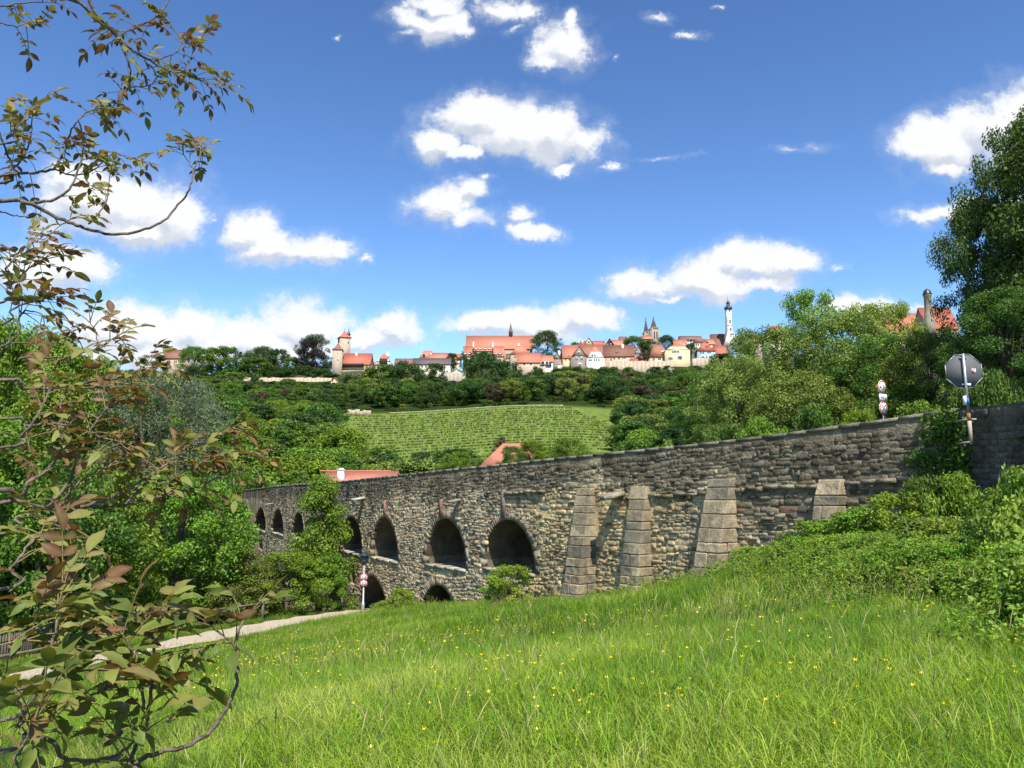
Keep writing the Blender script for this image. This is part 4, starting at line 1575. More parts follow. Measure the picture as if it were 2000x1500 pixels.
# ---- trees in front of the bridge, left
for i, (px, yt, yb, D, key, w, m_, lb) in enumerate([
    (622, 925, 1195, 55.5, 'maple', 128, None, 'young bright maple standing directly in front of the bridge arches'),
    (560, 1072, 1215, 53, 'mid0', 150, None, 'leafy low tree left of the maple by the rail fence'),
    (640, 1075, 1196, 54.5, 'mid0', 80, None, 'small leafy tree at the right foot of the maple'),
    (468, 1072, 1220, 52, 'mid1', 130, 'l_olive', 'dull olive green tree over the rail fence left of the bridge end'),
    (330, 925, 1235, 50, 'mid0', 250, None, 'big bright green tree left of the path, its crown at the bridge level'),
    (390, 1000, 1228, 56, 'mid1', 150, None, 'mid green tree wedged behind the big bright one by the path'),
    (180, 900, 1262, 43, 'mid2', 250, 'l_bright', 'light green tree at left behind the lower walnut branches'),
    (60, 880, 1290, 38, 'mid1', 280, None, 'dark leaved tree at the left edge behind the walnut foliage'),
    (-90, 800, 1330, 36, 'mid0', 300, None, 'green tree half out of the left edge of the scene'),
    (405, 885, 1215, 72, 'mid1', 120, None, 'tree in the gap between willow and bridge end'),
    (270, 722, 1060, 92, 'willow', 250, None, 'tall grey green willow on the left valley side'),
    (350, 745, 1050, 100, 'willow', 160, None, 'smaller grey green willow right of the tall willow'),
    (150, 700, 1060, 96, 'mid0', 190, None, 'bright tree left of the tall willow'),
    (40, 640, 1050, 90, 'mid2', 230, 'l_bright', 'tall yellow green tree high at the left edge behind walnut twigs'),
    (-60, 610, 1050, 84, 'mid0', 240, None, 'tallest bright tree at the far left edge'),
    (450, 905, 1130, 128, 'mid0', 90, None, 'bright bushy tree behind the far end of the bridge parapet'),
    (420, 950, 1190, 64, 'mid1', 84, 'l_bright', 'leafy tree overlapping the far end of the bridge wall')]):
    tree_px(key, px, yt, yb, D, lb, None, w, mat=m_)

# ---- the leafy trees behind the parapet on the right
for i, (px, yt, yb, D, key, w, m_, lb) in enumerate([
    (1450, 690, 905, 47, 'walnutish', 180, 'l_olive', 'spreading olive green tree behind the parapet, leftmost of that thicket'),
    (1505, 640, 905, 50, 'walnutish', 240, 'l_olive', 'broad yellow green tree in the left half of the thicket behind the parapet'),
    (1592, 566, 900, 52, 'airy', 200, 'l_light', 'tallest airy tree of the thicket, its top against the cloud'),
    (1640, 610, 890, 48, 'walnutish', 270, 'l_olive', 'dense dull green tree in the middle of the thicket'),
    (1700, 590, 890, 52, 'airy', 200, 'l_light', 'airy tree in front of the orange hall roof'),
    (1765, 588, 880, 54, 'airy', 150, 'l_light', 'slender airy tree with thin bare stem left of the chapel turret'),
    (1740, 655, 870, 45, 'walnutish', 230, 'l_mid', 'green tree behind the two round traffic signs'),
    (1830, 640, 860, 43, 'walnutish', 180, 'l_olive', 'green tree behind the octagonal sign'),
    (1395, 745, 890, 58, 'mid1', 130, 'l_mid', 'low green tree at the left end of the thicket behind the parapet'),
    (1560, 715, 880, 42, 'mid2', 200, 'l_olive', 'light leaved bushy tree just behind the middle of the parapet')]):
    tree_px(key, px, yt, yb, D, lb, None, w, mat=m_)
for i, (px, yt, yb, D, key, w, m_, lb) in enumerate([
    (2055, 240, 860, 37, 'ash', 250, None, 'tall dark ash tree filling the upper right edge'),
    (2210, 150, 860, 34, 'ash', 420, None, 'huge dark tree mostly beyond the right edge'),
    (1962, 385, 860, 40, 'ash', 180, None, 'dark tree forming the left shoulder of the tall ash'),
    (1985, 560, 850, 33, 'ash', 230, None, 'dark low tree under the tall ash behind the octagonal sign')]):
    tree_px(key, px, yt, yb, D, lb, None, w, mat=m_)
# low shrubs hugging the back of the parapet
for px, yt, D, key, w, lb in [(1490, 806, 33, 'bush0', 110, 'low bush peeping over the parapet below the olive tree'), (1600, 782, 34, 'bush1', 120, 'bush peeping over the parapet left of the round traffic signs'),
                              (1800, 775, 31, 'bush0', 95, 'bush peeping over the parapet right of the round traffic signs'), (1960, 715, 27, 'bush1', 130, 'dark bush over the shaded wall right of the octagonal sign'),
                              (1905, 742, 28, 'bush1', 100, 'small bush over the wall beside the octagonal sign'), (1420, 822, 37, 'bush1', 110, 'bush over the parapet at the left end of the thicket'), (1680, 790, 37, 'bush3', 70, 'upright shrub behind the two round traffic signs')]:
    tree_px(key, px, yt, 900, D, lb, None, w, cat='bush', name='bush')

# ---- shrubs, brambles and young growth on the bank in front of the wall
BANK = []


def bush_at(key, px, ytop, D, wpx, lb, h=None, mat=None):
    x = (px - 1000) / FPX * D * 1.01
    z = H1(x, D)
    ht = at(px, ytop, D).z - z
    me, tr, H_ = LIB[key]
    o = tree(key, x, D, lb, None, h=ht, z=z, sink=.08, cat='bush', name='bush', mat=mat)
    s = wpx * D / FPX / EXT[key]
    o.scale = (s, s, o.scale.z)
    BANK.append((x, D))


for a in [('bush0', 1490, 1062, 25.2, 170, 'rounded dark green shrub at the right foot of the tallest buttress'),
          ('bush1', 1570, 1012, 23.2, 170, 'green shrub left of the half hidden buttress'),
          ('bush0', 1665, 985, 21.6, 190, 'leafy shrub before the half hidden buttress'),
          ('bush3', 1740, 955, 20.6, 150, 'upright shrub left of the ivy in the wall corner'),
          ('bush1', 1805, 925, 20.4, 140, 'bramble bush climbing up into the wall corner'),
          ('bush0', 1845, 918, 19.6, 130, 'bramble mound right in the wall corner'),
          ('bush1', 1780, 1005, 18.2, 220, 'dark hollow bramble thicket in the middle of the bank'),
          ('bush0', 1690, 1050, 18.8, 210, 'bramble mound below the half hidden buttress'),
          ('bush2', 1600, 1090, 20.5, 190, 'pale leaved shrub low on the bank'),
          ('bush2', 1420, 1112, 27.0, 130, 'low bright shrub at the left foot of the tallest buttress'),
          ('bush2', 1335, 1138, 29.0, 110, 'small bright shrub right of the second buttress'),
          ('bush0', 1385, 1128, 27.5, 100, 'little green shrub between second and tallest buttress'),
          ('bush2', 1880, 1005, 15.4, 230, 'pale bramble mound right of the dark thicket'),
          ('bush0', 1955, 945, 15.0, 210, 'bright shrub before the shaded wall at right'),
          ('bush2', 2010, 905, 13.8, 210, 'bright shrub at the right edge under the shaded wall'),
          ('bush1', 1935, 1000, 13.0, 230, 'green bramble mound near the right edge'),
          ('bush2', 2025, 965, 11.2, 280, 'yellow green bramble mound cut by the right edge'),
          ('bush2', 1800, 1085, 14.6, 250, 'wide pale bramble patch low on the bank'),
          ('bush0', 1935, 1085, 11.0, 270, 'bright low bramble patch near the right edge'),
          ('bush2', 1690, 1140, 16.5, 200, 'pale low bramble at the edge of the tall grass'),
          ('bush3', 995, 1100, 36.2, 86, 'young shrub in front of the right large upper arch'),
          ('bush3', 968, 1128, 37.0, 50, 'small shoot left of the young shrub below the right large arch'),
          ('bush0', 795, 1146, 45.5, 62, 'shrub between the two lower arches'),
          ('bush2', 765, 1172, 47.5, 60, 'low weeds tuft at the right foot of the larger lower arch'),
          ('bush0', 1190, 1150, 31.6, 70, 'weedy tuft between the first two buttresses'),
          ('bush2', 1275, 1160, 29.6, 60, 'bright weeds at the foot of the second buttress')]:
    bush_at(*a)

# ivy in the corner of the wall
ir = np.random.default_rng(31)
iv = empty('ivy', (float(A0[0]) - .2, float(A0[1]) - .3, 0), 0, 'ivy climbing the wall corner beneath the octagonal sign', 'ivy')
n = 100
cz = ir.uniform(-1.6, 2.2, n)
cs = np.abs(ir.normal(0, .5, n)) * (1.3 - cz * .25)
C = np.array([[*(bpos(s_) + bnor(s_) * .12), z] for s_, z in zip(cs, cz)])
C[::3, 0] = A0[0] - .1
C[::3, 1] = A0[1] - np.abs(ir.normal(0, .35, len(C[::3])))
V, F, var = leaf_cloud(C - np.array(iv.location), ir.uniform(.16, .36, n), 7500, .09, ir, 1.0, .2, .8)
link('foliage', arr_mesh('foliage', V, F, [MAT['l_mid']], {'var': ('FLOAT', var)}), iv)

# ------------------------------------------------------------------ grass
gr = np.random.default_rng(17)


def blades(n, h, spread, w, r, bend=.35, heads=0.0):
    V, F, var = [], [], []
    for i in range(n):
        a = r.uniform(0, 6.283)
        rr = spread * math.sqrt(r.random())
        x, y = rr * math.cos(a), rr * math.sin(a)
        hh = h * r.uniform(.45, 1.1)
        d = r.uniform(0, 6.283)
        dx, dy = math.cos(d), math.sin(d)
        bd = hh * bend * r.uniform(.2, 1.5)
        ww = w * r.uniform(.6, 1.3)
        f = r.uniform(0, 6.283)
        sx, sy = math.cos(f) * ww, math.sin(f) * ww
        o = len(V)
        v0 = r.random()
        for t, k in ((0, 1), (.4, .9), (.75, .6)):
            px, py, pz = x + dx * bd * t * t, y + dy * bd * t * t, hh * t * (1 - .12 * t)
            V += [(px - sx * k, py - sy * k, pz), (px + sx * k, py + sy * k, pz)]
            var += [v0 * .75 + .25 * t] * 2
        V.append((x + dx * bd, y + dy * bd, hh * (.9 if bend < .5 else .72)))
        var.append(v0 * .75 + .25)
        F += [(o, o + 1, o + 3, o + 2), (o + 2, o + 3, o + 5, o + 4), (o + 4, o + 5, o + 6)]
    return V, F, var


MAT['grass'] = leafmat('grass_blade', (.055, .125, .010), (.33, .46, .032), trans=.32, accent=[(.5, (.17, .30, .02))], objvar=.2, huevar=.02)
MAT['grass_deep'] = leafmat('grass_blade_deep', (.035, .09, .010), (.18, .32, .03), trans=.3, objvar=.25, huevar=.02)
MAT['grass_pale'] = leafmat('grass_blade_pale', (.12, .18, .025), (.48, .53, .11), trans=.32, accent=[(.5, (.28, .36, .06))], objvar=.2, huevar=.02)
MAT['grass_dry'] = leafmat('grass_seed_stem', (.17, .20, .045), (.42, .42, .14), trans=.2, objvar=.2)
MAT['yellow'] = surf('buttercup_yellow', (.80, .62, .02), (.70, .50, .02), 9, rough=.4)
gp = []
for gm in ('grass', 'grass_deep', 'grass_pale'):
    for i in range(3):
        V, F, var = blades(56, .40 + .06 * i, .20, .0030, np.random.default_rng(60 + i), .35 + .16 * i)
        gp.append(arr_mesh('grass_tuft', V, F, [MAT[gm]], {'var': ('FLOAT', var)}))
for gm in ('grass', 'grass_deep', 'grass_pale'):
    for i in range(2):                           # coarse tufts for the distance
        V, F, var = blades(50, .50, .42, .009, np.random.default_rng(70 + i), .3)
        gp.append(arr_mesh('grass_tuft', V, F, [MAT[gm]], {'var': ('FLOAT', var)}))


def path_dist(x, y):
    return np.min(np.hypot(x[:, None] - PATHC[None, ::3, 0], y[:, None] - PATHC[None, ::3, 1]), axis=1)


def field(n, d0, d1, power, u0=-350, u1=2350):
    D = (d0 ** power + (d1 ** power - d0 ** power) * gr.random(n)) ** (1 / power)
    u = gr.uniform(u0, u1, n)
    x = (u - 1000) / FPX * D
    ok = (side(x, D) > .15)
    x, D = x[ok], D[ok]
    pd = path_dist(x, D)
    ok = pd > 1.45
    return x[ok], D[ok], pd[ok]


x1, y1, _ = field(34000, 2.3, 13, 1.25, -900, 3400)
x2, y2, _ = field(30000, 9, 56, 1.35, -500, 2600)
keep = gr.random(len(x2)) < 1
gx, gy = np.concatenate((x1, x2)), np.concatenate((y1, y2))
pq = np.sin(gx * .8 + 1.7 * np.sin(gy * .5)) * np.sin(gy * .62 - gx * .23) + gr.normal(0, .55, len(gx))
kind_ = np.where(pq > .75, 2, np.where(pq < -.45, 1, 0))
nearm = np.arange(len(gx)) < len(x1)
idx = np.where(nearm, kind_ * 3 + gr.integers(0, 3, len(gx)), 9 + kind_ * 2 + gr.integers(0, 2, len(gx)))
gz = H(gx, gy) - .02
patch = .5 + .5 * np.sin(gx * .45 + 1.3 * np.sin(gy * .31)) * np.sin(gy * .38 + gx * .17)
s_ = (.72 + .5 * patch) * gr.uniform(.75, 1.2, len(gx)) * .74
pdn = path_dist(gx, gy)
s_ *= np.clip(.32 + pdn / 8, .32, 1)
instancer('meadow_grass', gp, np.stack((gx, gy, gz), 1), np.stack((gr.normal(0, .12, len(gx)), gr.normal(0, .12, len(gx)), gr.uniform(0, 6.28, len(gx))), 1),
          np.stack((s_, s_, s_), 1), idx, 'tall uncut meadow grass on the slope before the bridge')

# seed stems
sp = []
for i in range(3):
    b = MB()
    r = random.Random(80 + i)
    for k in range(5):
        a, d = r.uniform(0, 6.28), r.uniform(.02, .2)
        x, y = d * math.cos(a), d * math.sin(a)
        h = r.uniform(.55, .85)
        lx, ly = r.uniform(-.12, .12), r.uniform(-.12, .12)
        b.tube([(x, y, 0), (x + lx * .4, y + ly * .4, h * .6), (x + lx, y + ly, h)], [.0016, .0013, .001], 3, caps=False)
        b.tube([(x + lx, y + ly, h * .98), (x + lx * 1.25, y + ly * 1.25, h + .05), (x + lx * 1.7, y + ly * 1.7, h + .12)], [.003, .0048, .0015], 4, caps=False)
    me = b.mesh('seed_stem', MAT['grass_dry'])
    a_ = me.attributes.new('var', 'FLOAT', 'POINT')
    a_.data.foreach_set('value', np.random.default_rng(i).random(len(me.vertices)).astype(np.float32))
    sp.append(me)
xs_, ys_, _ = field(3600, 3.2, 48, 1.35)
ws = (.5 + .5 * np.sin(xs_ * .5 + 2) * np.sin(ys_ * .27 + xs_ * .1)) > gr.random(len(xs_)) * .9
xs_, ys_ = xs_[ws], ys_[ws]
sc = gr.uniform(.55, .85, len(xs_)) * np.clip(.3 + path_dist(xs_, ys_) / 8, .3, 1)
instancer('seed_stems', sp, np.stack((xs_, ys_, H(xs_, ys_)), 1), np.stack((gr.normal(0, .1, len(xs_)), gr.normal(0, .1, len(xs_)), gr.uniform(0, 6.28, len(xs_))), 1),
          np.stack((sc, sc, sc), 1), gr.integers(0, 3, len(xs_)), 'straw coloured seed heads standing above the meadow grass')

# buttercups
b = MB()
b.tube([(0, 0, 0), (.01, 0, .25), (0, .01, .5)], [.002, .0018, .0015], 3, 0)
for k in range(5):
    q = k * 1.2566
    c, s2 = math.cos(q), math.sin(q)
    c2, s3 = math.cos(q + .63), math.sin(q + .63)
    c0, s0_ = math.cos(q - .63), math.sin(q - .63)
    b.add([(0, .01, .5), (c0 * .010, s0_ * .010 + .01, .506), (c * .017, s2 * .017 + .01, .514), (c2 * .010, s3 * .010 + .01, .506)], [(0, 1, 2, 3)], 1)
fl = b.mesh('buttercup', [MAT['grass'], MAT['yellow']])
a_ = fl.attributes.new('var', 'FLOAT', 'POINT')
a_.data.foreach_set('value', np.full(len(fl.vertices), .5, np.float32))
fx, fy = [], []
for (px, py, n, sp_) in [(1215, 1310, 14, .5), (1020, 1375, 16, .35), (1080, 1480, 5, .4), (1200, 1470, 12, .3), (740, 1480, 6, .4), (1300, 1475, 8, .5), (900, 1225, 60, 3.2), (700, 1240, 60, 2.6), (620, 1265, 90, 2.0), (480, 1262, 140, 2.2), (380, 1278, 160, 1.6),
                         (560, 1330, 60, 1.2), (500, 1345, 60, .9), (820, 1290, 60, 2.2), (1050, 1260, 60, 2.5), (1180, 1215, 80, 3.0), (1350, 1250, 50, 2.2), (1000, 1190, 60, 3.5), (1500, 1320, 30, 1.5), (1650, 1420, 20, .8), (1180, 1345, 24, .8), (330, 1330, 50, 1.0), (450, 1360, 40, .8)]:
    # march down the ray until it meets the ground
    D = 3.0
    while D < 60:
        p = at(px, py, D)
        if p.z < H1(p.x, p.y) + .3: break
        D += .25
    n = int(n * 1.0)
    fx += list(gr.normal(p.x, sp_, n))
    fy += list(gr.normal(p.y, sp_, n))
x9, y9, _ = field(260, 4, 45, 1.3)
fx, fy = np.concatenate((fx, x9)), np.concatenate((fy, y9))
ok = (side(fx, fy) > .3) & (fy > 2.5)
fx, fy = fx[ok], fy[ok]
ok = path_dist(fx, fy) > 1.9
fx, fy = fx[ok], fy[ok]
sc = gr.uniform(.85, 1.25, len(fx))
wsc = sc * np.clip(.55 + fy * .016, .55, 1.3)
instancer('buttercups', [fl], np.stack((fx, fy, H(fx, fy) + .02), 1), np.stack((gr.normal(0, .15, len(fx)), gr.normal(0, .15, len(fx)), gr.uniform(0, 6.28, len(fx))), 1),
          np.stack((wsc, wsc, sc), 1), np.zeros(len(fx)), 'small yellow buttercups sprinkled through the meadow')
# nettles and young brambles where the meadow meets the bank
nb = 1100
D = gr.uniform(6.5, 30, nb)
u = np.interp(D, (6.5, 10, 14, 20, 27, 32), (2110, 1960, 1750, 1600, 1420, 1220)) + np.abs(gr.normal(0, 190, nb)) - 20 * gr.random(nb) * (12 / D) ** .5
x = (u - 1000) / FPX * D
ok = side(x, D) > .4
x, D = x[ok], D[ok]
sc = gr.uniform(.16, .46, len(x))
sprouts = []
for i in range(4):
    r9 = np.random.default_rng(400 + i)
    C = []
    for k in range(7):
        bx, by, hh_ = r9.normal(0, .16), r9.normal(0, .16), r9.uniform(.45, .95)
        lx, ly = r9.normal(0, .12, 2)
        for t in np.linspace(.15, 1, 8):
            C.append((bx + lx * t, by + ly * t, hh_ * t))
    V, F, var = leaf_cloud(np.array(C), np.full(len(C), .06), 520, .058, r9, .6, .7, .55)
    sprouts.append(arr_mesh('sprout', V, F, [MAT['l_light' if i % 2 else 'l_bush']], {'var': ('FLOAT', var)}))
n8 = 1700
D8 = gr.uniform(5.5, 31, n8)
u8 = np.interp(D8, (5.5, 10, 14, 20, 27, 32), (2180, 1960, 1710, 1550, 1380, 1190)) + gr.normal(150, 130, n8) * (12 / D8) ** .5
x8 = (u8 - 1000) / FPX * D8
k8 = side(x8, D8) > .25
x8, D8 = x8[k8], D8[k8]
s8 = gr.uniform(.4, .95, len(x8))
instancer('nettle_growth', sprouts, np.stack((x8, D8, H(x8, D8) - .02), 1), np.stack((gr.normal(0, .12, len(x8)), gr.normal(0, .12, len(x8)), gr.uniform(0, 6.28, len(x8))), 1),
          np.stack((s8, s8, s8), 1), gr.integers(0, 4, len(x8)), 'upright nettles and bramble shoots along the edge of the bank')
instancer('bank_undergrowth', [LIB['bush2'][0], LIB['bush0'][0]], np.stack((x, D, H(x, D) - .02), 1), np.stack((0 * x, 0 * x, gr.uniform(0, 6.28, len(x))), 1),
          np.stack((sc, sc, sc * 1.25), 1), gr.integers(0, 2, len(x)), 'nettles and young brambles covering the bank below the wall')

# ------------------------------------------------------------------ the town on the ridge
def win_mesh():
    b = MB()
    b.box(-.5, .5, -.05, .05, -.5, .5, 0)
    b.box(-.40, -.05, -.07, -.05, -.42, .42, 1)
    b.box(.05, .40, -.07, -.05, -.42, .42, 1)
    return b.mesh('window', [MAT['white'], MAT['glass']])


WIN = win_mesh()
_b = MB()
_b.box(-.5, .5, -.06, .05, -.5, .5, 0)
HOLE = _b.mesh('window', MAT['glass'])


def put_windows(root, wins, D, y, x_off, z0, mesh=None, cosr=1.0):
    for wn in wins:
        px, py = wn[0], wn[1]
        w, h = (wn[2], wn[3]) if len(wn) > 3 else (1.1, 1.5)
        p = at(px, py, D)
        o = link('window', mesh or WIN, root, ((p.x - x_off) / cosr, y, p.z - z0))
        o.scale = (w, 1, h)


def house(label, px0, px1, yb, ye, yr, D, depth, ridge='x', rot=0.0, wall='w_pale', roof='roof_orange', hip=0.0, hh=0.0, over=.45, wins=(), wmesh=None, chim=(), name='house', cat='house', apex=None, group=None, dorm=(), low=8.0):
    """hip: inset of the ridge ends (m); hh: share of the gable cut off by a half hip"""
    xl, xr = at(px0, ye, D).x, at(px1, ye, D).x
    cr = math.cos(rot)
    a = (xr - xl) / 2 / (cr if abs(rot) < .3 else cr + .35 * abs(math.sin(rot)))
    b = depth / 2
    xc, yc = (xl + xr) / 2, D + b
    z0 = at(px0, yb, D).z
    h = at(px0, ye, D).z - z0
    R = at((px0 + px1) / 2, yr, D + (b if ridge == 'x' else 0)).z - z0
    root = empty(name, (xc, yc, z0), rot, label, cat, group)
    W, Rf = MB(), MB()
    W.box(-a, a, -b, b, -low, h)
    if ridge == 'x':
        e, k = b + over, a + (over if not (hip or hh) else 0)
        to = lambda u, v, z: (u, v, z)               # u along the ridge
    else:
        e, k = a + over, b + (over if not (hip or hh) else 0)
        to = lambda u, v, z: (v, u, z)
    span = e - over
    ax_ = ((at(apex, ye, D).x - xc) if apex and ridge == 'y' else 0.0)
    sl = (R - h) / span
    ez = h - sl * over
    if hip and not hh:
        k += over
        P = [to(-k, -e, ez), to(k, -e, ez), to(k, e, ez), to(-k, e, ez), to(-k + hip + over, ax_, R), to(k - hip - over, ax_, R)]
        Rf.add(P, [(0, 1, 5, 4), (2, 3, 4, 5), (1, 2, 5), (3, 0, 4), (0, 3, 2, 1)])
    elif hh:
        k -= .06
        zc = h + (R - h) * (1 - hh)
        v1 = span * hh
        ins = span * hh * .8
        P = []
        for sg in (-1, 1):
            P += [to(sg * k, -e, ez), to(sg * k, -v1, zc), to(sg * k, v1, zc), to(sg * k, e, ez), to(sg * (k - ins), 0, R)]
        Rf.add(P, [(0, 5, 6, 9, 4, 1), (3, 2, 4, 9, 7, 8), (1, 4, 2), (6, 7, 9), (0, 1, 2, 3), (5, 8, 7, 6), (0, 3, 8, 5)])
        for sg in (-1, 1):
            q = [(-span, h), (span, h), (v1, zc - .02), (-v1, zc - .02)]
            if ridge == 'x':
                pass
            else:
                W.prism(q, sg * (k + .03) - .05, sg * (k + .03) + .05)
        if ridge == 'x':
            for sg in (-1, 1):
                x_ = sg * (k + .06)
                W.add([(x_, -span, h), (x_, span, h), (x_, v1, zc - .02), (x_, -v1, zc - .02)], [(0, 1, 2, 3)])
    else:
        t = .28
        for sg in (-1, 1):
            P = []
            for u in (-k, k):
                P += [to(u, sg * e, ez), to(u, ax_, R), to(u, ax_, R + t), to(u, sg * e, ez + t)]
            Rf.add(P, [(0, 1, 2, 3), (7, 6, 5, 4), (0, 4, 5, 1), (1, 5, 6, 2), (2, 6, 7, 3), (3, 7, 4, 0)])
        if ridge == 'y':
            W.prism([(-span, h - .01), (span, h - .01), (ax_, R - .05)], -b, b)
        else:
            for x_ in (-a, a):
                W.add([(x_, -span, h), (x_, span, h), (x_, 0, R - .05)], [(0, 1, 2)])
    W.build('wall', MAT[wall], root)
    rf = Rf.build('roof', MAT[roof], root)
    put_windows(root, wins, D, -b - .03, xc, z0, wmesh, cr)
    for cx, cy0, cy1, w in chim:
        p0, p1 = at(cx, cy1, D + b * .8), at(cx, cy0, D + b * .8)
        c = MB()
        c.box(-w / 2, w / 2, -w / 2, w / 2, 0, p1.z - p0.z + .4)
        c.box(-w / 2 - .08, w / 2 + .08, -w / 2 - .08, w / 2 + .08, p1.z - p0.z + .25, p1.z - p0.z + .42)
        c.build('chimney', MAT['white'], root, (p0.x - xc, b * .8 - b, p0.z - z0 - .4))
    for dx, dy, w, hgt in dorm:                       # small roofed dormers on the front slope
        f = (at(dx, dy, D + b * .4).z - z0 - ez) / max(R - ez, .1)
        p = at(dx, dy, D + b * .5)
        yy = -e + e * f - .3
        d = MB()
        d.box(-w / 2, w / 2, 0, 2.2, 0, hgt * .6, 0)
        d.prism([(-w / 2 - .2, hgt * .6), (w / 2 + .2, hgt * .6), (0, hgt)], -.2, 2.4, 1)
        d.box(-w * .32, w * .32, -.04, 0, hgt * .1, hgt * .5, 2)
        d.build('dormer', [MAT['w_pale'], MAT[roof], MAT['glass']], root, (p.x - xc, yy, p.z - z0 - hgt * .5))
    return root


def box_part(root, name, mat, px0, px1, y0, y1, D, dy0, dy1):
    """a box on/near a building given by pixels"""
    p0, p1 = at(px0, y1, D), at(px1, y0, D)
    b = MB()
    b.box(p0.x - root.location.x, p1.x - root.location.x, dy0, dy1, p0.z - root.location.z, p1.z - root.location.z)
    return b.build(name, MAT[mat], root)


house('roofless looking small stone chapel with low red roof on the far left of the ridge', 318, 366, 724, 699, 684, 462, 9, wall='w_stone', roof='roof_brown', name='chapel', cat='chapel',
      wins=[(328, 706, .5, 1.6), (331, 706, .5, 1.6), (341, 706.5, .5, 1.6), (344, 706.5, .5, 1.6), (357, 707, .5, 1.6)], wmesh=HOLE)


def town_wall(label, px0, px1, y0, y1, y1b, D, mat='w_stone2'):
    p0, p1 = at(px0, y0, D), at(px1, y0, D)
    zb = at(px0, max(y1, y1b), D).z
    root = empty('town_wall', ((p0.x + p1.x) / 2, D, zb), 0, label, 'wall')
    b = MB()
    x, r = p0.x, random.Random(px0)
    n = max(3, int((p1.x - p0.x) / 2.2))
    for i in range(n):
        xa, xb = p0.x + (p1.x - p0.x) * i / n, p0.x + (p1.x - p0.x) * (i + 1) / n
        zt = p0.z + (p1.z - p0.z) * i / n + r.uniform(-.22, .22)
        b.box(xa - root.location.x, xb - root.location.x, r.uniform(-.5, -.4), .6 + r.uniform(0, .1), -6, zt - zb)
    b.build('wall', MAT[mat], root)
    return root


town_wall('long pale park wall on the ridge left of the stone towers', 420, 648, 738, 756, 757, 428, 'w_stone')
town_wall('pale terrace wall below the ivy covered monastery', 862, 910, 728, 746, 746, 420)
town_wall('sunlit retaining wall fragment below the gallery house', 1046, 1066, 716, 734, 734, 414)
town_wall('town wall below the pink house and the grey timber gable', 1188, 1316, 706, 724, 722, 420, 'w_stone')
town_wall('low wall strip below the blue house', 1352, 1400, 700, 708, 708, 420, 'w_stone')

# the two stone towers
def tower(label, px0, px1, yb, ye, ya, D, depth, rot, wall, roof, holes, flare=1.0, name='tower'):
    xl, xr = at(px0, ye, D).x, at(px1, ye, D).x
    w = (xr - xl)
    c, s = abs(math.cos(rot)), abs(math.sin(rot))
    a = w / 2 / (c + s)
    xc, yc = (xl + xr) / 2, D + a
    z0, z1, z2 = at(px0, yb, D).z, at(px0, ye, D).z, at(px0, ya, D).z
    root = empty(name, (xc, yc, z0), rot, label, 'tower')
    b = MB()
    b.box(-a, a, -a, a, -4, z1 - z0)
    b.build('wall', MAT[wall], root)
    r = MB()
    h, R = z1 - z0, z2 - z0
    q = math.pi / 4
    e = a * math.sqrt(2)
    r.lathe([(e + .75 * flare, h - .25), (e + .6 * flare, h + .05), (e * .78, h + (R - h) * .2), (e * .42, h + (R - h) * .52), (.12, R)], 4, a0=q)
    rf = r.build('roof', MAT[roof], root)
    f = MB()
    f.tube([(0, 0, R - .2), (0, 0, R + 1.6)], .07, 5)
    f.lathe([(.01, R + .9), (.22, R + 1.05), (.01, R + 1.2)], 6)
    f.build('finial', MAT['dark_metal'], root)
    for px, py, ww, hh in holes:
        p = at(px, py, D)
        link('window', HOLE, root, ((p.x - xc), -a - .02, p.z - z0)).scale = (ww, 1, hh)
    return root


t_ = tower('tall square stone tower with pointed red roof and side turret', 656.5, 684, 706, 658, 643.5, 448, 7, math.radians(24), 'w_stone', 'roof_red', [(675.5, 668.5, .8, .9)], 1.0)
m = MB()
m.lathe([(.75, -4), (.75, .8), (1.15, 1.0), (1.25, 1.3), (.75, 2.2), (.35, 3.1), (.12, 4.3), (.02, 6.0)], 8)
p = at(678.5, 655, 450)
tr_ = m.build('side_turret', MAT['dark_metal'], t_)
tr_.location = Matrix.Rotation(-t_.rotation_euler.z, 4, 'Z') @ (Vector((p.x, 453.5, p.z)) - t_.location)
tower('slimmer front stone tower with faded red tent roof', 648.5, 668, 737, 682, 668, 432, 5.5, math.radians(5), 'w_stone', 'roof_brown', [(659, 690, .35, .8), (659, 703, .5, .8), (651, 727, .4, .6)], .8)

r_ = house('long red roofed gatehouse wing with covered wall walk right of the towers', 668, 722, 734, 711, 691, 436, 12, wall='w_stone', roof='roof_red', chim=[(696, 688.5, 697, 1.1)])
box_part(r_, 'wall_walk', 'timber', 668.5, 711, 710.5, 716, 436, -7.2, -6.1)
box_part(r_, 'ledge', 'dark_stone', 668.5, 711, 720.2, 721.2, 436, -6.4, -6.0)
house('small bright yellow garden hut below the front tower', 646, 661, 755, 745, 738, 415, 4, 'y', wall='w_yellow', roof='roof_brown', name='hut', cat='hut', wins=[(650, 749, .7, 1.3), (654, 749, .7, 1.3), (658, 749, .9, 1.5)], wmesh=HOLE, low=1.5)
house('sliver of red roof between gatehouse wing and half timbered gable', 722, 733, 730, 718, 708, 448, 8, wall='w_white', roof='roof_red')
h_ = house('half timbered house with half hipped red gable and balcony', 729, 767, 724, 715, 688, 438, 11, 'y', wall='w_white', roof='roof_red', hh=.45, chim=[(758, 687.5, 698, 1.3)])
box_part(h_, 'balcony', 'timber', 741, 757, 700.5, 712, 438, -6.1, -5.5)
for a0, a1, y0, y1 in ((731, 767, 712.6, 713.6), (737.5, 738.6, 703, 724), (759.5, 760.6, 703, 724), (748, 749, 712, 724), (735, 763, 705.5, 706.3)):
    box_part(h_, 'beam', 'timber', a0, a1, y0, y1, 438, -5.72, -5.4)
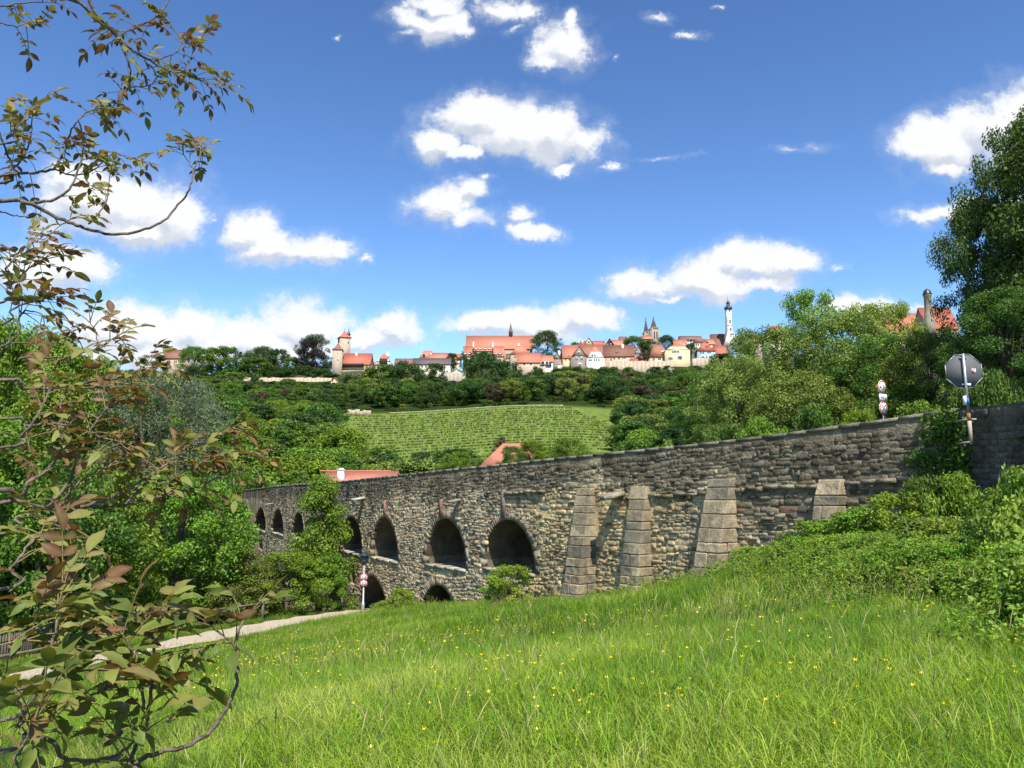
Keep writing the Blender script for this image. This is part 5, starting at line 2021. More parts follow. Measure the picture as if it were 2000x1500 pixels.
house('long low house with pinkish roof and two skylights', 771, 808, 722, 711.5, 701, 436, 9, wall='w_pale', roof='roof_mixed', wins=[(782, 705.5, 1.0, .9), (793, 705.5, 1.0, .9)], wmesh=HOLE)
house('long pale yellow house with flat dull brown roof', 806, 879, 730, 711, 700.5, 430, 11, wall='w_pale', roof='roof_grey', wins=[(818, 715), (825, 715), (832, 715), (840, 715), (848, 715), (857, 715.5), (865, 715.5), (869, 715.5), (818, 725, 1.1, 1.4), (827, 725, 1.1, 1.4), (868, 725, 1.1, 1.4), (873, 726, 1.5, 2)])
house('tall hipped orange roof behind the pale yellow house', 819, 848, 706, 699.5, 684.5, 462, 12, wall='w_pale', roof='roof_orange', hip=2.0, wins=[(828, 694, 1.4, 1.6)], wmesh=HOLE)
house('long orange and brown roof right behind the pale yellow house', 838, 880, 708, 700, 690, 456, 10, wall='w_pale', roof='roof_orange', chim=[(841.5, 690, 697, 1.0)])
house('brown low roof with small orange peak behind the yellow house', 846, 878, 702, 696, 690, 464, 8, wall='w_pale', roof='roof_grey')
house('little orange roof left of the monastery among trees', 884, 898, 722, 701, 692, 452, 9, wall='w_pale', roof='roof_orange')
house('small pale gabled outbuilding on the terrace below the monastery', 882, 901, 730, 726, 719.5, 424, 7, 'y', wall='w_pale', roof='w_pale', low=2)

# monastery
mh = house('great long orange church roof with thin dark ridge spire', 910, 1040, 704, 681, 656.5, 458, 20, wall='church_stone', roof='roof_orange', name='monastery_church', cat='church', wins=[(1009, 688, 1.2, 2.6), (1030, 689, 1.4, 3.0), (1037, 688, 1.4, 3.0)], wmesh=HOLE)
p = at(997.5, 657, 468)
m = MB()
m.lathe([(1.15, -1), (1.15, 3.2), (1.3, 3.3), (1.05, 3.6), (.62, 6.0), (.22, 8.3), (.03, 9.6)], 8)
for k in range(4):
    q = k * 1.571 + .4
    m.lathe([(.2, 0), (.2, 3.6), (.02, 4.8)], 4, 1.15 * math.cos(q), 1.15 * math.sin(q))
m.build('ridge_spire', MAT['dark_stone'], mh, (p.x - mh.location.x, 0, p.z - mh.location.z - .6))
for px in (910.8, 1039.2):
    p = at(px, 656, 468)
    m = MB()
    m.tube([(0, 0, -.4), (0, 0, 1.6)], .07, 4)
    m.build('finial', MAT['dark_metal'], mh, (p.x - mh.location.x, 0, p.z - mh.location.z))
fw = house('ivy clad monastery front with stepped gable stubs and round dormers', 904.5, 983.5, 708, 695, 677, 440, 12, wall='w_stone', roof='roof_orange', name='monastery_wing', cat='building', wins=[(977, 702, .9, 1.6)], wmesh=HOLE)
fw2 = MB()
zz = lambda y, D=440: at(940, y, D).z - fw.location.z
xx = lambda u, D=440: at(u, 690, D).x - fw.location.x
fw2.prism([(xx(926), zz(687)), (xx(961), zz(687)), (xx(961), zz(686)), (xx(926), zz(686))], -7.2, 6, 0)
fw2.add([(xx(926), -7.3, zz(686)), (xx(961), -7.3, zz(686)), (xx(961), 0, zz(671)), (xx(926), 0, zz(671)), (xx(926), 6, zz(686)), (xx(961), 6, zz(686))], [(0, 1, 2, 3), (3, 2, 5, 4), (0, 3, 4), (1, 5, 2)], 0)
fw2.build('raised_roof', MAT['roof_orange'], fw)
box_part(fw, 'middle_wall', 'w_stone', 926, 961, 686.5, 706, 440, -6.9, -5.9)
for px, top in ((924, 664.5), (962.5, 664.5)):
    for k in range(4):
        box_part(fw, 'gable_step', 'white' if k < 3 else 'w_stone', px - .9, px + 1.0, top + k * 4.2, top + 4.2 + k * 4.2, 440, -1.2 - k * 1.5, .6 + k * .9)
for px in (905, 982.5):
    for k in range(3):
        box_part(fw, 'gable_step', 'w_stone', px - .7, px + .7, 675.5 + k * 5, 680.5 + k * 5, 440, -1.2 - k * 1.8, .6 + k)
for px, py, dyy in [(929.5, 681, -4.6), (938, 681, -4.6), (947, 681, -4.6), (956, 681, -4.6), (909, 691, -4.8), (917.5, 691, -4.8), (968, 691, -4.8), (976.5, 691, -4.8)]:
    p = at(px, py, 440)
    m = MB()
    pts = [(.95 * math.cos(q), .95 * math.sin(q)) for q in np.linspace(0, math.pi, 7)]
    m.prism([(-.95, -.7)] and [(x, z) for x, z in pts] + [(-.95, -.7), (.95, -.7)], -1.6, 1.5, 0)
    m.box(-.62, -.12, -1.66, -1.6, -.5, .45, 1)
    m.box(.12, .62, -1.66, -1.6, -.5, .45, 1)
    m.build('round_dormer', [MAT['timber'], MAT['white']], fw, (p.x - fw.location.x, dyy, p.z - fw.location.z))
ivy2 = np.random.default_rng(9)
n = 120
C = np.stack((ivy2.uniform(xx(899), xx(966), n), ivy2.uniform(-7.6, -6.4, n), ivy2.uniform(zz(722), zz(688), n)), 1)
C[:25, 0] = ivy2.uniform(xx(926), xx(962), 25)
C[:25, 1] = -7.2
V, F, var = leaf_cloud(C, ivy2.uniform(.8, 1.5, n), 9000, .45, ivy2, 1.0, .2, .8)
link('ivy', arr_mesh('ivy', V, F, [MAT['l_dark']], {'var': ('FLOAT', var)}), fw)

house('square stone house with tall orange tent roof', 997, 1036, 712, 690, 673, 436, 11, wall='w_stone', roof='roof_orange', hip=5.4, wins=[(1006, 696, 1.0, 1.8)], chim=[(1013, 671, 677, 1.2)])
house('low pale lean-to left of the tent roofed house', 989, 999, 710, 699, 692, 440, 6, wall='w_pale', roof='roof_brown')
house('long stone house with steep bright orange roof below the tent roof', 1010, 1055, 722, 707, 690, 428, 9, wall='w_stone', roof='roof_orange', wins=[(1024, 711, .8, 1.0), (1037, 711, .8, 1.0)], wmesh=HOLE)
gh = house('orange roofed timber gallery house on the wall', 1053, 1080, 716, 706, 695, 430, 8, wall='w_white', roof='roof_orange')
box_part(gh, 'gallery', 'timber', 1053, 1077, 707, 709.5, 430, -4.6, -4.1)
box_part(gh, 'gallery', 'timber', 1053, 1077, 712.5, 715, 430, -4.8, -4.1)
for u in (1056, 1063, 1064.5, 1071):
    box_part(gh, 'post', 'white', u, u + .9, 706.5, 715, 430, -4.95, -4.8)
house('narrow brown boarded gable house with white chimney', 1080, 1097, 716, 702, 689.5, 438, 9, 'y', wall='w_grey', roof='roof_brown', wins=[(1087, 700, .7, .8)], wmesh=HOLE, chim=[(1092, 685, 697, 1.3)])
tower('tiny red capped garden pavilion beside the white wall', 1089.5, 1098, 718, 711, 704, 424, 2.4, 0, 'w_white', 'roof_orange', [], .4, 'pavilion')['category'] = 'pavilion'

house('big brown roof behind the grey gabled house', 1128, 1188, 706, 693, 673.5, 446, 12, wall='w_pale', roof='roof_mixed')
house('left wing with bright orange roof and yellow wall of the grey gabled house', 1099.5, 1130, 712, 698, 675, 436, 12, wall='w_yellow', roof='roof_orange', wins=[(1105, 702, .9, 1.2), (1112, 702, .9, 1.2), (1111, 694.5, 1.3, .7)])
house('grey boarded gable house between yellow wing and white house', 1116, 1147, 718, 697, 676, 431, 12, 'y', wall='w_grey', roof='roof_mixed', wins=[(1130.5, 688.5, .9, 1.3), (1126, 700, 1.6, 2), (1136, 700, 1.6, 2), (1133, 713, 2.2, 2.4)])
house('white house with half hipped orange roof beside the grey gable', 1146, 1181, 716, 700, 675, 429, 12, 'y', wall='w_white', roof='roof_orange', hh=.5, wins=[(1157, 693.5, .9, 1.3), (1162, 693.5, .9, 1.3), (1151, 703, .9, 1.3), (1154.5, 703, .9, 1.3), (1161, 702.5, .9, 1.3), (1165, 702.5, .9, 1.3), (1170, 702.5, .9, 1.3)])
house('salmon pink house with dark brown roof and white dormer', 1182, 1240, 712, 695, 675, 430, 11, wall='w_pink', roof='roof_brown', rot=math.radians(-6), wins=[(1196, 700, 1.0, 2.2), (1202, 699, 1.2, 1.6), (1211, 699, 1.2, 1.6), (1222, 698, 1.2, 1.6), (1218, 699, .6, 1.6)], chim=[(1216.5, 673, 682, 1.3)], dorm=[(1206.5, 690, 2.0, 2.0)])
house('yellow gable with attic window behind the brown roof', 1140, 1160, 690, 674, 660, 462, 9, 'y', wall='w_yellow', roof='roof_brown', wins=[(1150, 667.5, 1.4, 1.4)])
house('long red roof behind the yellow attic gable', 1136, 1182, 690, 676, 666.5, 468, 9, wall='w_pale', roof='roof_red', chim=[(1137.5, 665, 671, 1.0)])
ht = house('small half timbered loft with peaked red roof on the skyline', 1183, 1198, 688, 673, 661, 460, 8, 'y', wall='timber', roof='roof_brown', wins=[(1187, 673, .8, 1.0), (1193, 673, .8, 1.0)])
house('white walled house end with orange roof next to the timber loft', 1198, 1216, 688, 674, 665, 462, 9, wall='w_white', roof='roof_orange', wins=[(1200, 671, .7, 1.0)])
house('orange roof ridge slanting behind the clump of trees', 1212, 1226, 684, 672, 658, 470, 9, wall='w_pale', roof='roof_mixed')
house('grey timbered gable house right of the pink house', 1238.5, 1256, 712, 692, 676, 436, 9, 'y', wall='w_grey', roof='roof_brown', wins=[(1243, 689, 1, 1.3), (1248, 689, 1, 1.3), (1243, 698, 1, 1.3)])
house('low red lean-to roof on the town wall beside the round bush', 1233, 1262, 712, 706, 701, 424, 4, wall='w_pink', roof='roof_red', low=1)

house('yellow house with brown hipped roof, low left wing', 1271.5, 1308, 712, 696, 673, 434, 13, wall='w_yellow', roof='roof_mixed', hip=3.0, wins=[(1277, 701, 1.2, 1.8), (1287, 700, 1.2, 1.8), (1290, 700, .6, 1.8), (1297, 701, 2.0, 2.4), (1296, 687.5, 2.4, 1.5)])
house('yellow house with brown half hipped roof on the town wall, main block', 1302, 1349, 712, 684, 666, 430, 14, 'y', wall='w_yellow', roof='roof_mixed', hh=.62, rot=math.radians(-5), over=.8, wins=[(1317, 686, 1.3, 1.5), (1321, 686, 1.3, 1.5), (1326, 686, 1.3, 1.5), (1310, 699, 1.3, 2), (1314, 699, 1.3, 2), (1328, 698, 1.6, 2.2), (1332, 698, 1.4, 2.6)])
house('long brown and orange roof on the skyline right of the clump', 1330, 1371, 676, 663, 657, 476, 9, wall='w_white', roof='roof_brown', wins=[(1346, 666, 3.2, 1.2), (1353, 665, 3.0, 1.2)])
house('white house under orange roof behind the yellow house', 1318, 1342, 690, 676, 664, 460, 10, wall='w_white', roof='roof_orange', wins=[(1334, 674, 1.0, 1.2), (1339, 675, 1.0, 1.2)])
house('yellow house with brown hipped roof above the blue house', 1356, 1383, 692, 668, 656.5, 456, 11, wall='w_pale', roof='roof_brown', hip=4.0, wins=[(1360, 672.5, 1.0, 1.6), (1364, 672.5, 1.0, 1.6), (1369, 672, 1.0, 1.6), (1374, 672, 1.0, 1.6)])
house('pale house sliver with orange roof left of the white tower', 1380, 1396, 692, 672, 663, 458, 9, wall='w_pale', roof='roof_orange', wins=[(1386, 676, 1.0, 1.4)])
house('sky blue house with red hipped mansard roof', 1364.5, 1397, 708, 684, 668, 430, 10, wall='w_blue', roof='roof_red', hip=4.2, wins=[(1369, 688, 1.0, 1.5), (1373.5, 688, 1.0, 1.5), (1383, 687.5, 1.0, 1.5), (1387, 687, 1.0, 1.5), (1371, 698, 1.1, 1.7), (1374.5, 698, 1.1, 1.7), (1380, 697.5, 1.1, 1.7), (1386.5, 697, 1.1, 1.7), (1390, 697, 1.1, 1.7)], dorm=[(1380, 678, 1.6, 1.8)])
house('red brown gabled roof leaning on the white tower', 1396, 1424, 690, 682, 653, 478, 16, wall='w_white', roof='roof_brown', rot=math.radians(-14))
house('red annex roof between blue house and white tower', 1398, 1420, 704, 690, 676, 440, 9, wall='roof_red', roof='roof_red')

# white town hall tower
p0 = at(1428.5, 690, 470)
wt = empty('white_tower', (p0.x, 473, p0.z), math.radians(14), 'slender white tower with black gallery and lantern on a white stepped gable', 'tower')
zt = lambda y: at(1428.5, y, 470).z - p0.z
mpp = 470 / FPX
m = MB()
w1, w2 = 5.6 * mpp, 5.0 * mpp
m.lathe([(w1 * 1.41, -4), (w1 * 1.38, zt(650)), (w2 * 1.35, zt(625)), (w2 * 1.28, zt(602))], 4, a0=math.pi / 4)
for y, w in ((650, w1), (634, w1 * .98), (619, w2 * 1.0)):
    m.lathe([(w * 1.46, zt(y) - .12), (w * 1.46, zt(y) + .12)], 4, a0=math.pi / 4)
m.build('shaft', MAT['w_white'], wt)
m = MB()
m.prism([(-17 * mpp, zt(676)), (19 * mpp, zt(676)), (6 * mpp, zt(648)), (-5.6 * mpp, zt(648))], -w1 - .3, -w1 - .05 + .8)
m.build('gable', MAT['w_white'], wt)
m = MB()
m.lathe([(w2 * 1.55, zt(602.5)), (w2 * 1.6, zt(601)), (w2 * 1.6, zt(597.8)), (w2 * 1.45, zt(597.8))], 8)
m.build('gallery', MAT['dark_metal'], wt)
m = MB()
for k in range(8):
    q = k * math.pi / 4
    m.tube([(3.0 * mpp * math.cos(q), 3.0 * mpp * math.sin(q), zt(598)), (3.0 * mpp * math.cos(q), 3.0 * mpp * math.sin(q), zt(590))], .16, 4)
m.lathe([(3.8 * mpp, zt(590.5)), (3.9 * mpp, zt(589.5)), (3.2 * mpp, zt(587.5)), (1.0 * mpp, zt(585.8)), (.5 * mpp, zt(583)), (.22 * mpp, zt(578)), (.1, zt(574))], 8)
m.lathe([(.05, zt(580.6)), (.85 * mpp, zt(579.8)), (.05, zt(579))], 6)
m.lathe([(2.4 * mpp, zt(598)), (2.4 * mpp, zt(595.5))], 8)
m.build('lantern', MAT['dark_metal'], wt)
for py, s in ((605.5, .7), (613, .6), (625, .8), (628.5, .8), (642, .9), (652, 1.1)):
    link('window', HOLE, wt, (0, -(w2 if py < 640 else w1 + .2) - .12, zt(py))).scale = (s * .9, 1, s * 1.2)

# twin church towers
for px0, px1, yb, yt_, ya, D, lb in ((1257, 1269, 662, 649.5, 619, 500, 'left openwork spire of the twin church towers, on a dark tower'), (1269.5, 1288, 664, 641.5, 616, 492, 'right, broader openwork spire of the twin church towers')):
    xl, xr = at(px0, 655, D).x, at(px1, 655, D).x
    w = (xr - xl) / 2
    pz = at(px0, yb, D).z
    ct = empty('church_tower', ((xl + xr) / 2, D + w, pz), math.radians(18), lb, 'church tower', 'twin church towers')
    a = w / (math.cos(math.radians(18)) + math.sin(math.radians(18)))
    h, R = at(px0, yt_, D).z - pz, at(px0, ya, D).z - pz
    m = MB()
    m.box(-a, a, -a, a, -8, h)
    for sx in (-1, 1):
        for sy in (-1, 1):
            m.box(sx * a - .35, sx * a + .35, sy * a - .35, sy * a + .35, -8, h + .3)
    m.box(-a - .3, a + .3, -a - .3, a + .3, h, h + .45)
    m.build('shaft', MAT['church_stone'], ct)
    m = MB()
    for k in range(12):
        m.box(-a - .25 + (2 * a + .5) * k / 12, -a - .25 + (2 * a + .5) * (k + .5) / 12, -a - .27, -a - .07, h + .452, h + 1.2)
    m.build('parapet', MAT['church_stone'], ct)
    m = MB()
    rb = a * .86
    for k in range(8):
        q = (k + .5) * math.pi / 4
        m.tube([(rb * math.cos(q), rb * math.sin(q), h), (.1 * math.cos(q), .1 * math.sin(q), R - 1.6)], [.24, .14], 4)
        for t in np.linspace(.08, .9, 8):
            r_ = rb * (1 - t) + .1 * t
            z = h + (R - 1.6 - h) * t
            m.box(r_ * math.cos(q) * 1.12 - .16, r_ * math.cos(q) * 1.12 + .16, r_ * math.sin(q) * 1.12 - .16, r_ * math.sin(q) * 1.12 + .16, z - .14, z + .3)
    for t in np.linspace(0.0, .92, 11):
        r_ = rb * (1 - t) + .12 * t
        z = h + (R - 1.6 - h) * t
        m.lathe([(r_, z), (r_ * 1.05, z + .25), (r_ * .93, z + .5)], 8, a0=math.pi / 8)
    m.lathe([(.12, R - 1.8), (.45, R - 1.6), (.14, R - 1.3), (.14, R - .9), (.6, R - .6), (.14, R - .3), (.1, R + .3), (.02, R + .5)], 6)
    m.build('spire', MAT['dark_stone'], ct)
    for dx in (-.35, .35):
        link('window', HOLE, ct, (dx * a, -a - .03, h * .5 - .5)).scale = (a * .32, 1, h * .62)
house('red nave roof of the church below the twin spires', 1255, 1275, 672, 662, 657, 486, 9, wall='church_stone', roof='roof_orange')

# right of the white tower, half hidden by the thicket
house('orange roof seen through leaves right of the white tower', 1474, 1500, 690, 668, 656, 380, 9, wall='w_stone', roof='roof_red')
house('half timbered house with orange roof among the thicket tops', 1500, 1548, 690, 652, 636, 360, 10, wall='w_pale', roof='roof_mixed', hip=3.5, wins=[(1515, 660, 1, 1.4), (1530, 660, 1, 1.4)])
house('long hall with steep orange roof behind the thicket at right', 1708, 1840, 700, 648, 613, 330, 14, wall='w_yellow', roof='roof_orange', wins=[(1770, 660, 1.2, 1.6), (1785, 660, 1.2, 1.6), (1800, 660, 1.2, 1.6)], dorm=[(1762, 643, 1.4, 1.4), (1778, 643, 1.4, 1.4), (1795, 643, 1.4, 1.4), (1808, 645, 1.4, 1.4)], name='hall', cat='building')
hc = house('chapel with bright red roof right of the stone turret', 1812, 1872, 660, 640, 602, 320, 12, wall='church_stone', roof='roof_red', name='chapel', cat='chapel')
p = at(1818.5, 640, 316)
ctw = empty('chapel_turret', (p.x, 317, p.z), 0, 'slim octagonal stone turret with dark onion cap beside the red chapel roof', 'tower')
z_ = lambda y: at(1818.5, y, 316).z - p.z
m = MB()
m.lathe([(2.3, -6), (2.3, z_(628)), (1.55, z_(608)), (1.5, z_(578)), (1.75, z_(577)), (1.75, z_(575.5))], 8)
m.build('shaft', MAT['church_stone'], ctw)
m = MB()
m.lathe([(1.8, z_(575.5)), (1.95, z_(573)), (1.5, z_(571)), (1.6, z_(568.5)), (.9, z_(565)), (.15, z_(563.4)), (.05, z_(560))], 8)
m.build('cap', MAT['dark_metal'], ctw)
link('window', HOLE, ctw, (0, -1.45, z_(588))).scale = (.7, 1, 1.8)

# mill roofs behind the bridge
mr_ = house('mill with bright orange roof and white chimney just behind the parapet', 627, 764, 1010, 952, 924, 100, 8, wall='w_white', roof='roof_orange', name='mill', cat='building', over=.3)
p0, p1 = at(666, 944, 101.8), at(666, 919, 101.8)
m = MB()
m.box(-.42, .42, -.42, .42, 0, p1.z - p0.z)
m.box(-.5, .5, -.5, .5, p1.z - p0.z + .002, p1.z - p0.z + .12)
m.box(-.25, .25, -.25, .25, p1.z - p0.z + .122, p1.z - p0.z + .3)
m.build('chimney', MAT['white'], mr_, (p0.x - mr_.location.x, 101.8 - mr_.location.y, p0.z - mr_.location.z))
for k in range(38):
    q = MB()
    q.tube([(-.18, 0, 0), (.18, 0, 0)], [.13, .10], 6)
    x_ = at(628 + k * 3.6, 924, 104).x - mr_.location.x
    q.build('ridge_tile', MAT['roof_orange'], mr_, (x_, 0, at(690, 924, 104).z - mr_.location.z + .28))
house('barn whose orange roof edge slants up out of the trees behind the parapet', 938, 1062, 990, 911, 866, 92, 9, wall='w_white', roof='roof_orange', name='barn', cat='building', over=.4, hip=2.6)
for px, yt2, yb2, D, key, w, lb in [(1000, 868, 960, 84, 'mid1', 62, 'dark little tree in front of the barn roof'), (1040, 858, 950, 88, 'mid0', 80, 'bright tree right of the barn roof behind the parapet'),
                                    (1110, 852, 940, 84, 'mid0', 90, 'bright green tree behind the middle of the parapet'), (975, 852, 950, 110, 'farrust', 44, 'reddish young tree at the peak of the barn roof'), (895, 880, 960, 110, 'mid0', 70, 'bright tree left of the barn roof')]:
    tree_px(key, px, yt2, yb2, D, lb, None, w)

# ------------------------------------------------------------------ traffic signs, lamp, fences
def text_mesh(txt, h, mat, bold=.0):
    cu = bpy.data.curves.new('lettering', 'FONT')
    cu.body = txt
    cu.size = h * 1.38
    cu.align_x = 'CENTER'
    cu.align_y = 'CENTER'
    cu.extrude = .001
    cu.offset = bold
    o = bpy.data.objects.new('tmp', cu)
    COL.objects.link(o)
    dg = bpy.context.evaluated_depsgraph_get()
    me = bpy.data.meshes.new_from_object(o.evaluated_get(dg))
    bpy.data.objects.remove(o)
    me.materials.clear()
    me.materials.append(mat)
    return me


def round_sign(root, z, d, txt, th=.42, y=-.05):
    m = MB()
    for r0, y0, mi in ((d / 2, 0, 0), (d / 2 * .965, -.006, 1), (d / 2 * .76, -.012, 0)):
        vs = [(r0 * math.cos(q), y0, r0 * math.sin(q)) for q in np.linspace(0, 2 * math.pi, 33)[:-1]]
        vs += [(x, .02, zz) for x, _, zz in vs]
        m.add(vs, [tuple(range(32)), tuple(range(63, 31, -1))] + [(i, i + 32, (i + 1) % 32 + 32, (i + 1) % 32) for i in range(32)], mi)
    s = m.build('sign_disc', [MAT['white'], MAT['red']], root, (0, y, z))
    t = link('lettering', text_mesh(txt, d * th, MAT['black'], .004), s, (0, -.016, 0))
    t.rotation_euler = (math.pi / 2, 0, 0)
    return s


p = at(1725, 812, 33)
sg = empty('traffic_sign', (p.x, 33, 1.25), math.radians(32), 'pole with two red ringed discs and a white plate between, behind the parapet', 'traffic sign')
pz = lambda y: at(1725, y, 33).z - 1.25
m = MB()
m.tube([(0, 0, -.3), (0, 0, pz(742))], .03, 8)
m.build('pole', MAT['steel'], sg)
round_sign(sg, pz(757), .60, '4,5t', .32)
round_sign(sg, pz(797.5), .60, '30', .46)
m = MB()
m.box(-.26, .26, -.02, .02, -.15, .15)
pl_ = m.build('plate', MAT['white'], sg, (0, -.05, pz(777)))
t = link('lettering', text_mesh('400 m', .11, MAT['black'], .002), pl_, (0, -.024, 0))
t.rotation_euler = (math.pi / 2, 0, 0)

# octagonal sign seen from behind
D = 20.3
p = at(1885.5, 725, D)
st = empty('stop_sign', (p.x, D, at(1897, 868, D).z), math.radians(-8), 'grey back of an octagonal traffic sign on a post fixed to the wall corner', 'traffic sign')
bz = st.location.z
oz = lambda y: at(1890, y, D).z - bz
tilt = lambda z: -(z) * .010
m = MB()
ztop_s = oz(691)
m.tube([(tilt(0), 0, 0), (tilt(.35), 0, .35), (tilt(.62), 0, .62)], [.036, .048, .048], 10, 0)
m.build('post_foot', MAT['path'], st)
m = MB()
m.tube([(tilt(.62), 0, .622), (tilt(.82), 0, .82)], .047, 10)
m.build('rusty_collar', surf('rust', (.33, .15, .06), (.22, .10, .045), 14, rough=.9), st)
m = MB()
m.tube([(tilt(.82), 0, .822), (tilt(ztop_s), 0, ztop_s)], .038, 10)
m.build('pole', MAT['steel'], st)
m = MB()
m.tube([(tilt(1.05), 0, 1.05), (tilt(1.22), 0, 1.22)], .046, 10)
m.build('blue_band', MAT['blue'], st)
zc_ = oz(724.5)
R8 = .45
oct_ = [(R8 / math.cos(math.pi / 8) * math.cos(math.pi / 8 + k * math.pi / 4), R8 / math.cos(math.pi / 8) * math.sin(math.pi / 8 + k * math.pi / 4)) for k in range(8)]
m = MB()
m.prism([(x * .985, z * .985) for x, z in oct_], .055, .062)
pn = m.build('panel', MAT['signback'], st, (tilt(zc_), 0, zc_))
pn.rotation_euler = (0, math.radians(-1), 0)
m = MB()
for k in range(8):
    (xa, za_), (xb, zb_) = oct_[k], oct_[(k + 1) % 8]
    m.tube([(xa, .05, za_), (xb, .05, zb_)], .009, 5)
m.build('rim', MAT['steel'], pn)
m = MB()
m.prism([(x * .985, z * .985) for x, z in oct_], .0625, .066)
m.build('red_face', MAT['red'], pn)
m = MB()
m.box(.20, .30, .05, .0545, -.05, .06, 0)
m.box(.20, .25, .046, .0499, -.06, .02, 1)
m.box(.24, .28, .046, .0499, .03, .055, 1)
m.build('sticker', [MAT['white'], MAT['red']], pn)
for z in (zc_ + .36, zc_ - .36):
    m = MB()
    m.box(-.09, .09, .025, .054, -.02, .02)
    m.build('clamp', MAT['steel'], st, (tilt(z), 0, z))
m = MB()
m.box(.02, .10, -.06, .02, -.03, .04)
m.build('bracket_lug', MAT['white'], st, (tilt(zc_ - .38), 0, zc_ - .38))
m = MB()
m.box(-.105, -.055, -.05, .05, 1.04, 1.28)
m.build('side_plate', MAT['white'], st)
for z in (.66, .06):
    m = MB()
    m.box(-.10, .02, .0, .62, -.022, .022)
    if z > .5: m.box(.04, .16, -.03, .03, -.02, .02)
    m.build('wall_bracket', MAT['path'], st, (0, 0, z))

# lamp post with lantern and two discs
D = 52.5
x = at(709, 1190, D).x
z0 = H1(x, D)
lp = empty('lamp_post', (x, D, z0), math.radians(6), 'thin steel lamp post with dark lantern and two round signs by the lower arch', 'lamp post')
lz = lambda y: at(709, y, D).z - z0
m = MB()
m.tube([(0, 0, -.4), (0, 0, lz(1176)), (0, 0, lz(1175)), (0, 0, lz(1099))], [.11, .11, .065, .055], 10)
m.build('pole', MAT['steel'], lp)
hl = lz(1079) - lz(1099)
m = MB()
m.lathe([(.10, 0), (.20, .06), (.28, hl * .7), (.20, hl * .7 + .01)], 6)
m.build('lantern_glass', MAT['signback'], lp, (0, 0, lz(1099)))
m = MB()
m.lathe([(.42, hl * .71), (.40, hl * .76), (.12, hl * .98), (.02, hl * 1.1)], 12)
m.lathe([(.07, -.15), (.12, -.02), (.12, .02)], 8)
m.build('lantern_hood', MAT['dark_metal'], lp, (0, 0, lz(1099)))
round_sign(lp, lz(1128), .50, '2,8', .36, -.07)
round_sign(lp, lz(1139.5), .50, '30', .44, -.07)

# rail fence beside the path
fp = [(705, 1186, 57.5), (680, 1187, 57), (627, 1194, 54.5), (573, 1203, 52.5), (512, 1213, 50), (450, 1222, 47.5), (400, 1232, 45.5), (345, 1240, 43)]
pts = []
for a in fp:
    q = at(*a)
    pts.append(Vector((q.x, q.y, H1(q.x, q.y))))
rfn = empty('rail_fence', pts[3], 0, 'weathered wooden rail fence along the far side of the path', 'fence')
for q in pts:
    m = MB()
    m.tube([(0, 0, -.3), (.01, 0, .55), (0, .01, 1.12)], [.085, .08, .075], 8)
    m.build('post', MAT['wood'], rfn, q - pts[3])
for a, b in zip(pts, pts[1:]):
    m = MB()
    d = b - a
    m.tube([(0, 0, 1.0), tuple(d * .5 + Vector((0, 0, 1.02))), tuple(d + Vector((0, 0, 1.0)))], [.065, .06, .065], 7)
    m.build('rail', MAT['wood'], rfn, a - pts[3])

# grey picket fence at the lower left
pk = [(118, 1262, 37.5), (20, 1290, 33.5), (-90, 1310, 31)]
q0 = at(*pk[0])
pf = empty('picket_fence', (q0.x, q0.y, H1(q0.x, q0.y)), 0, 'grey picket fence behind the lower left walnut leaves', 'fence')
pk_me = MB().prism([(-.05, -.2), (.05, -.2), (.05, 1.15), (0, 1.25), (-.05, 1.15)], -.012, .012).mesh('picket', MAT['wood'])
for a, b in zip(pk, pk[1:]):
    A, B = at(*a), at(*b)
    n = int((B - A).length / .15)
    ang = math.atan2(B.y - A.y, B.x - A.x)
    for i in range(n):
        q = A.lerp(B, i / n)
        o = link('picket', pk_me, pf, (q.x - q0.x, q.y - q0.y, H1(q.x, q.y) - pf.location.z))
        o.rotation_euler = (0, rnd.uniform(-.02, .02), ang)
    for hz in (.35, .95):
        m = MB()
        za_, zb_ = H1(A.x, A.y), H1(B.x, B.y)
        m.tube([(A.x - q0.x, A.y - q0.y + .05, za_ + hz - pf.location.z), (B.x - q0.x, B.y - q0.y + .05, zb_ + hz - pf.location.z)], .035, 4)
        m.build('rail', MAT['wood'], pf)

# ------------------------------------------------------------------ the walnut tree at the left edge
wr_ = random.Random(4)
TR = Vector((-4.4, 2.2, 0))
TZ = H1(TR.x, TR.y)
wal = empty('walnut_tree', (TR.x, TR.y, TZ), 0, 'walnut tree reaching in from the left with bare twigs and young bronze leaves', 'tree')
WO = Vector(wal.location)
m = MB()
m.tube([(0, 0, -.4), (0.02, .02, 1.0), (-.05, .06, 2.4), (.03, .1, 3.6), (.0, .2, 5.2)], [.22, .17, .15, .11, .05], 10)
m.build('trunk', MAT['bark'], wal, smooth=True)
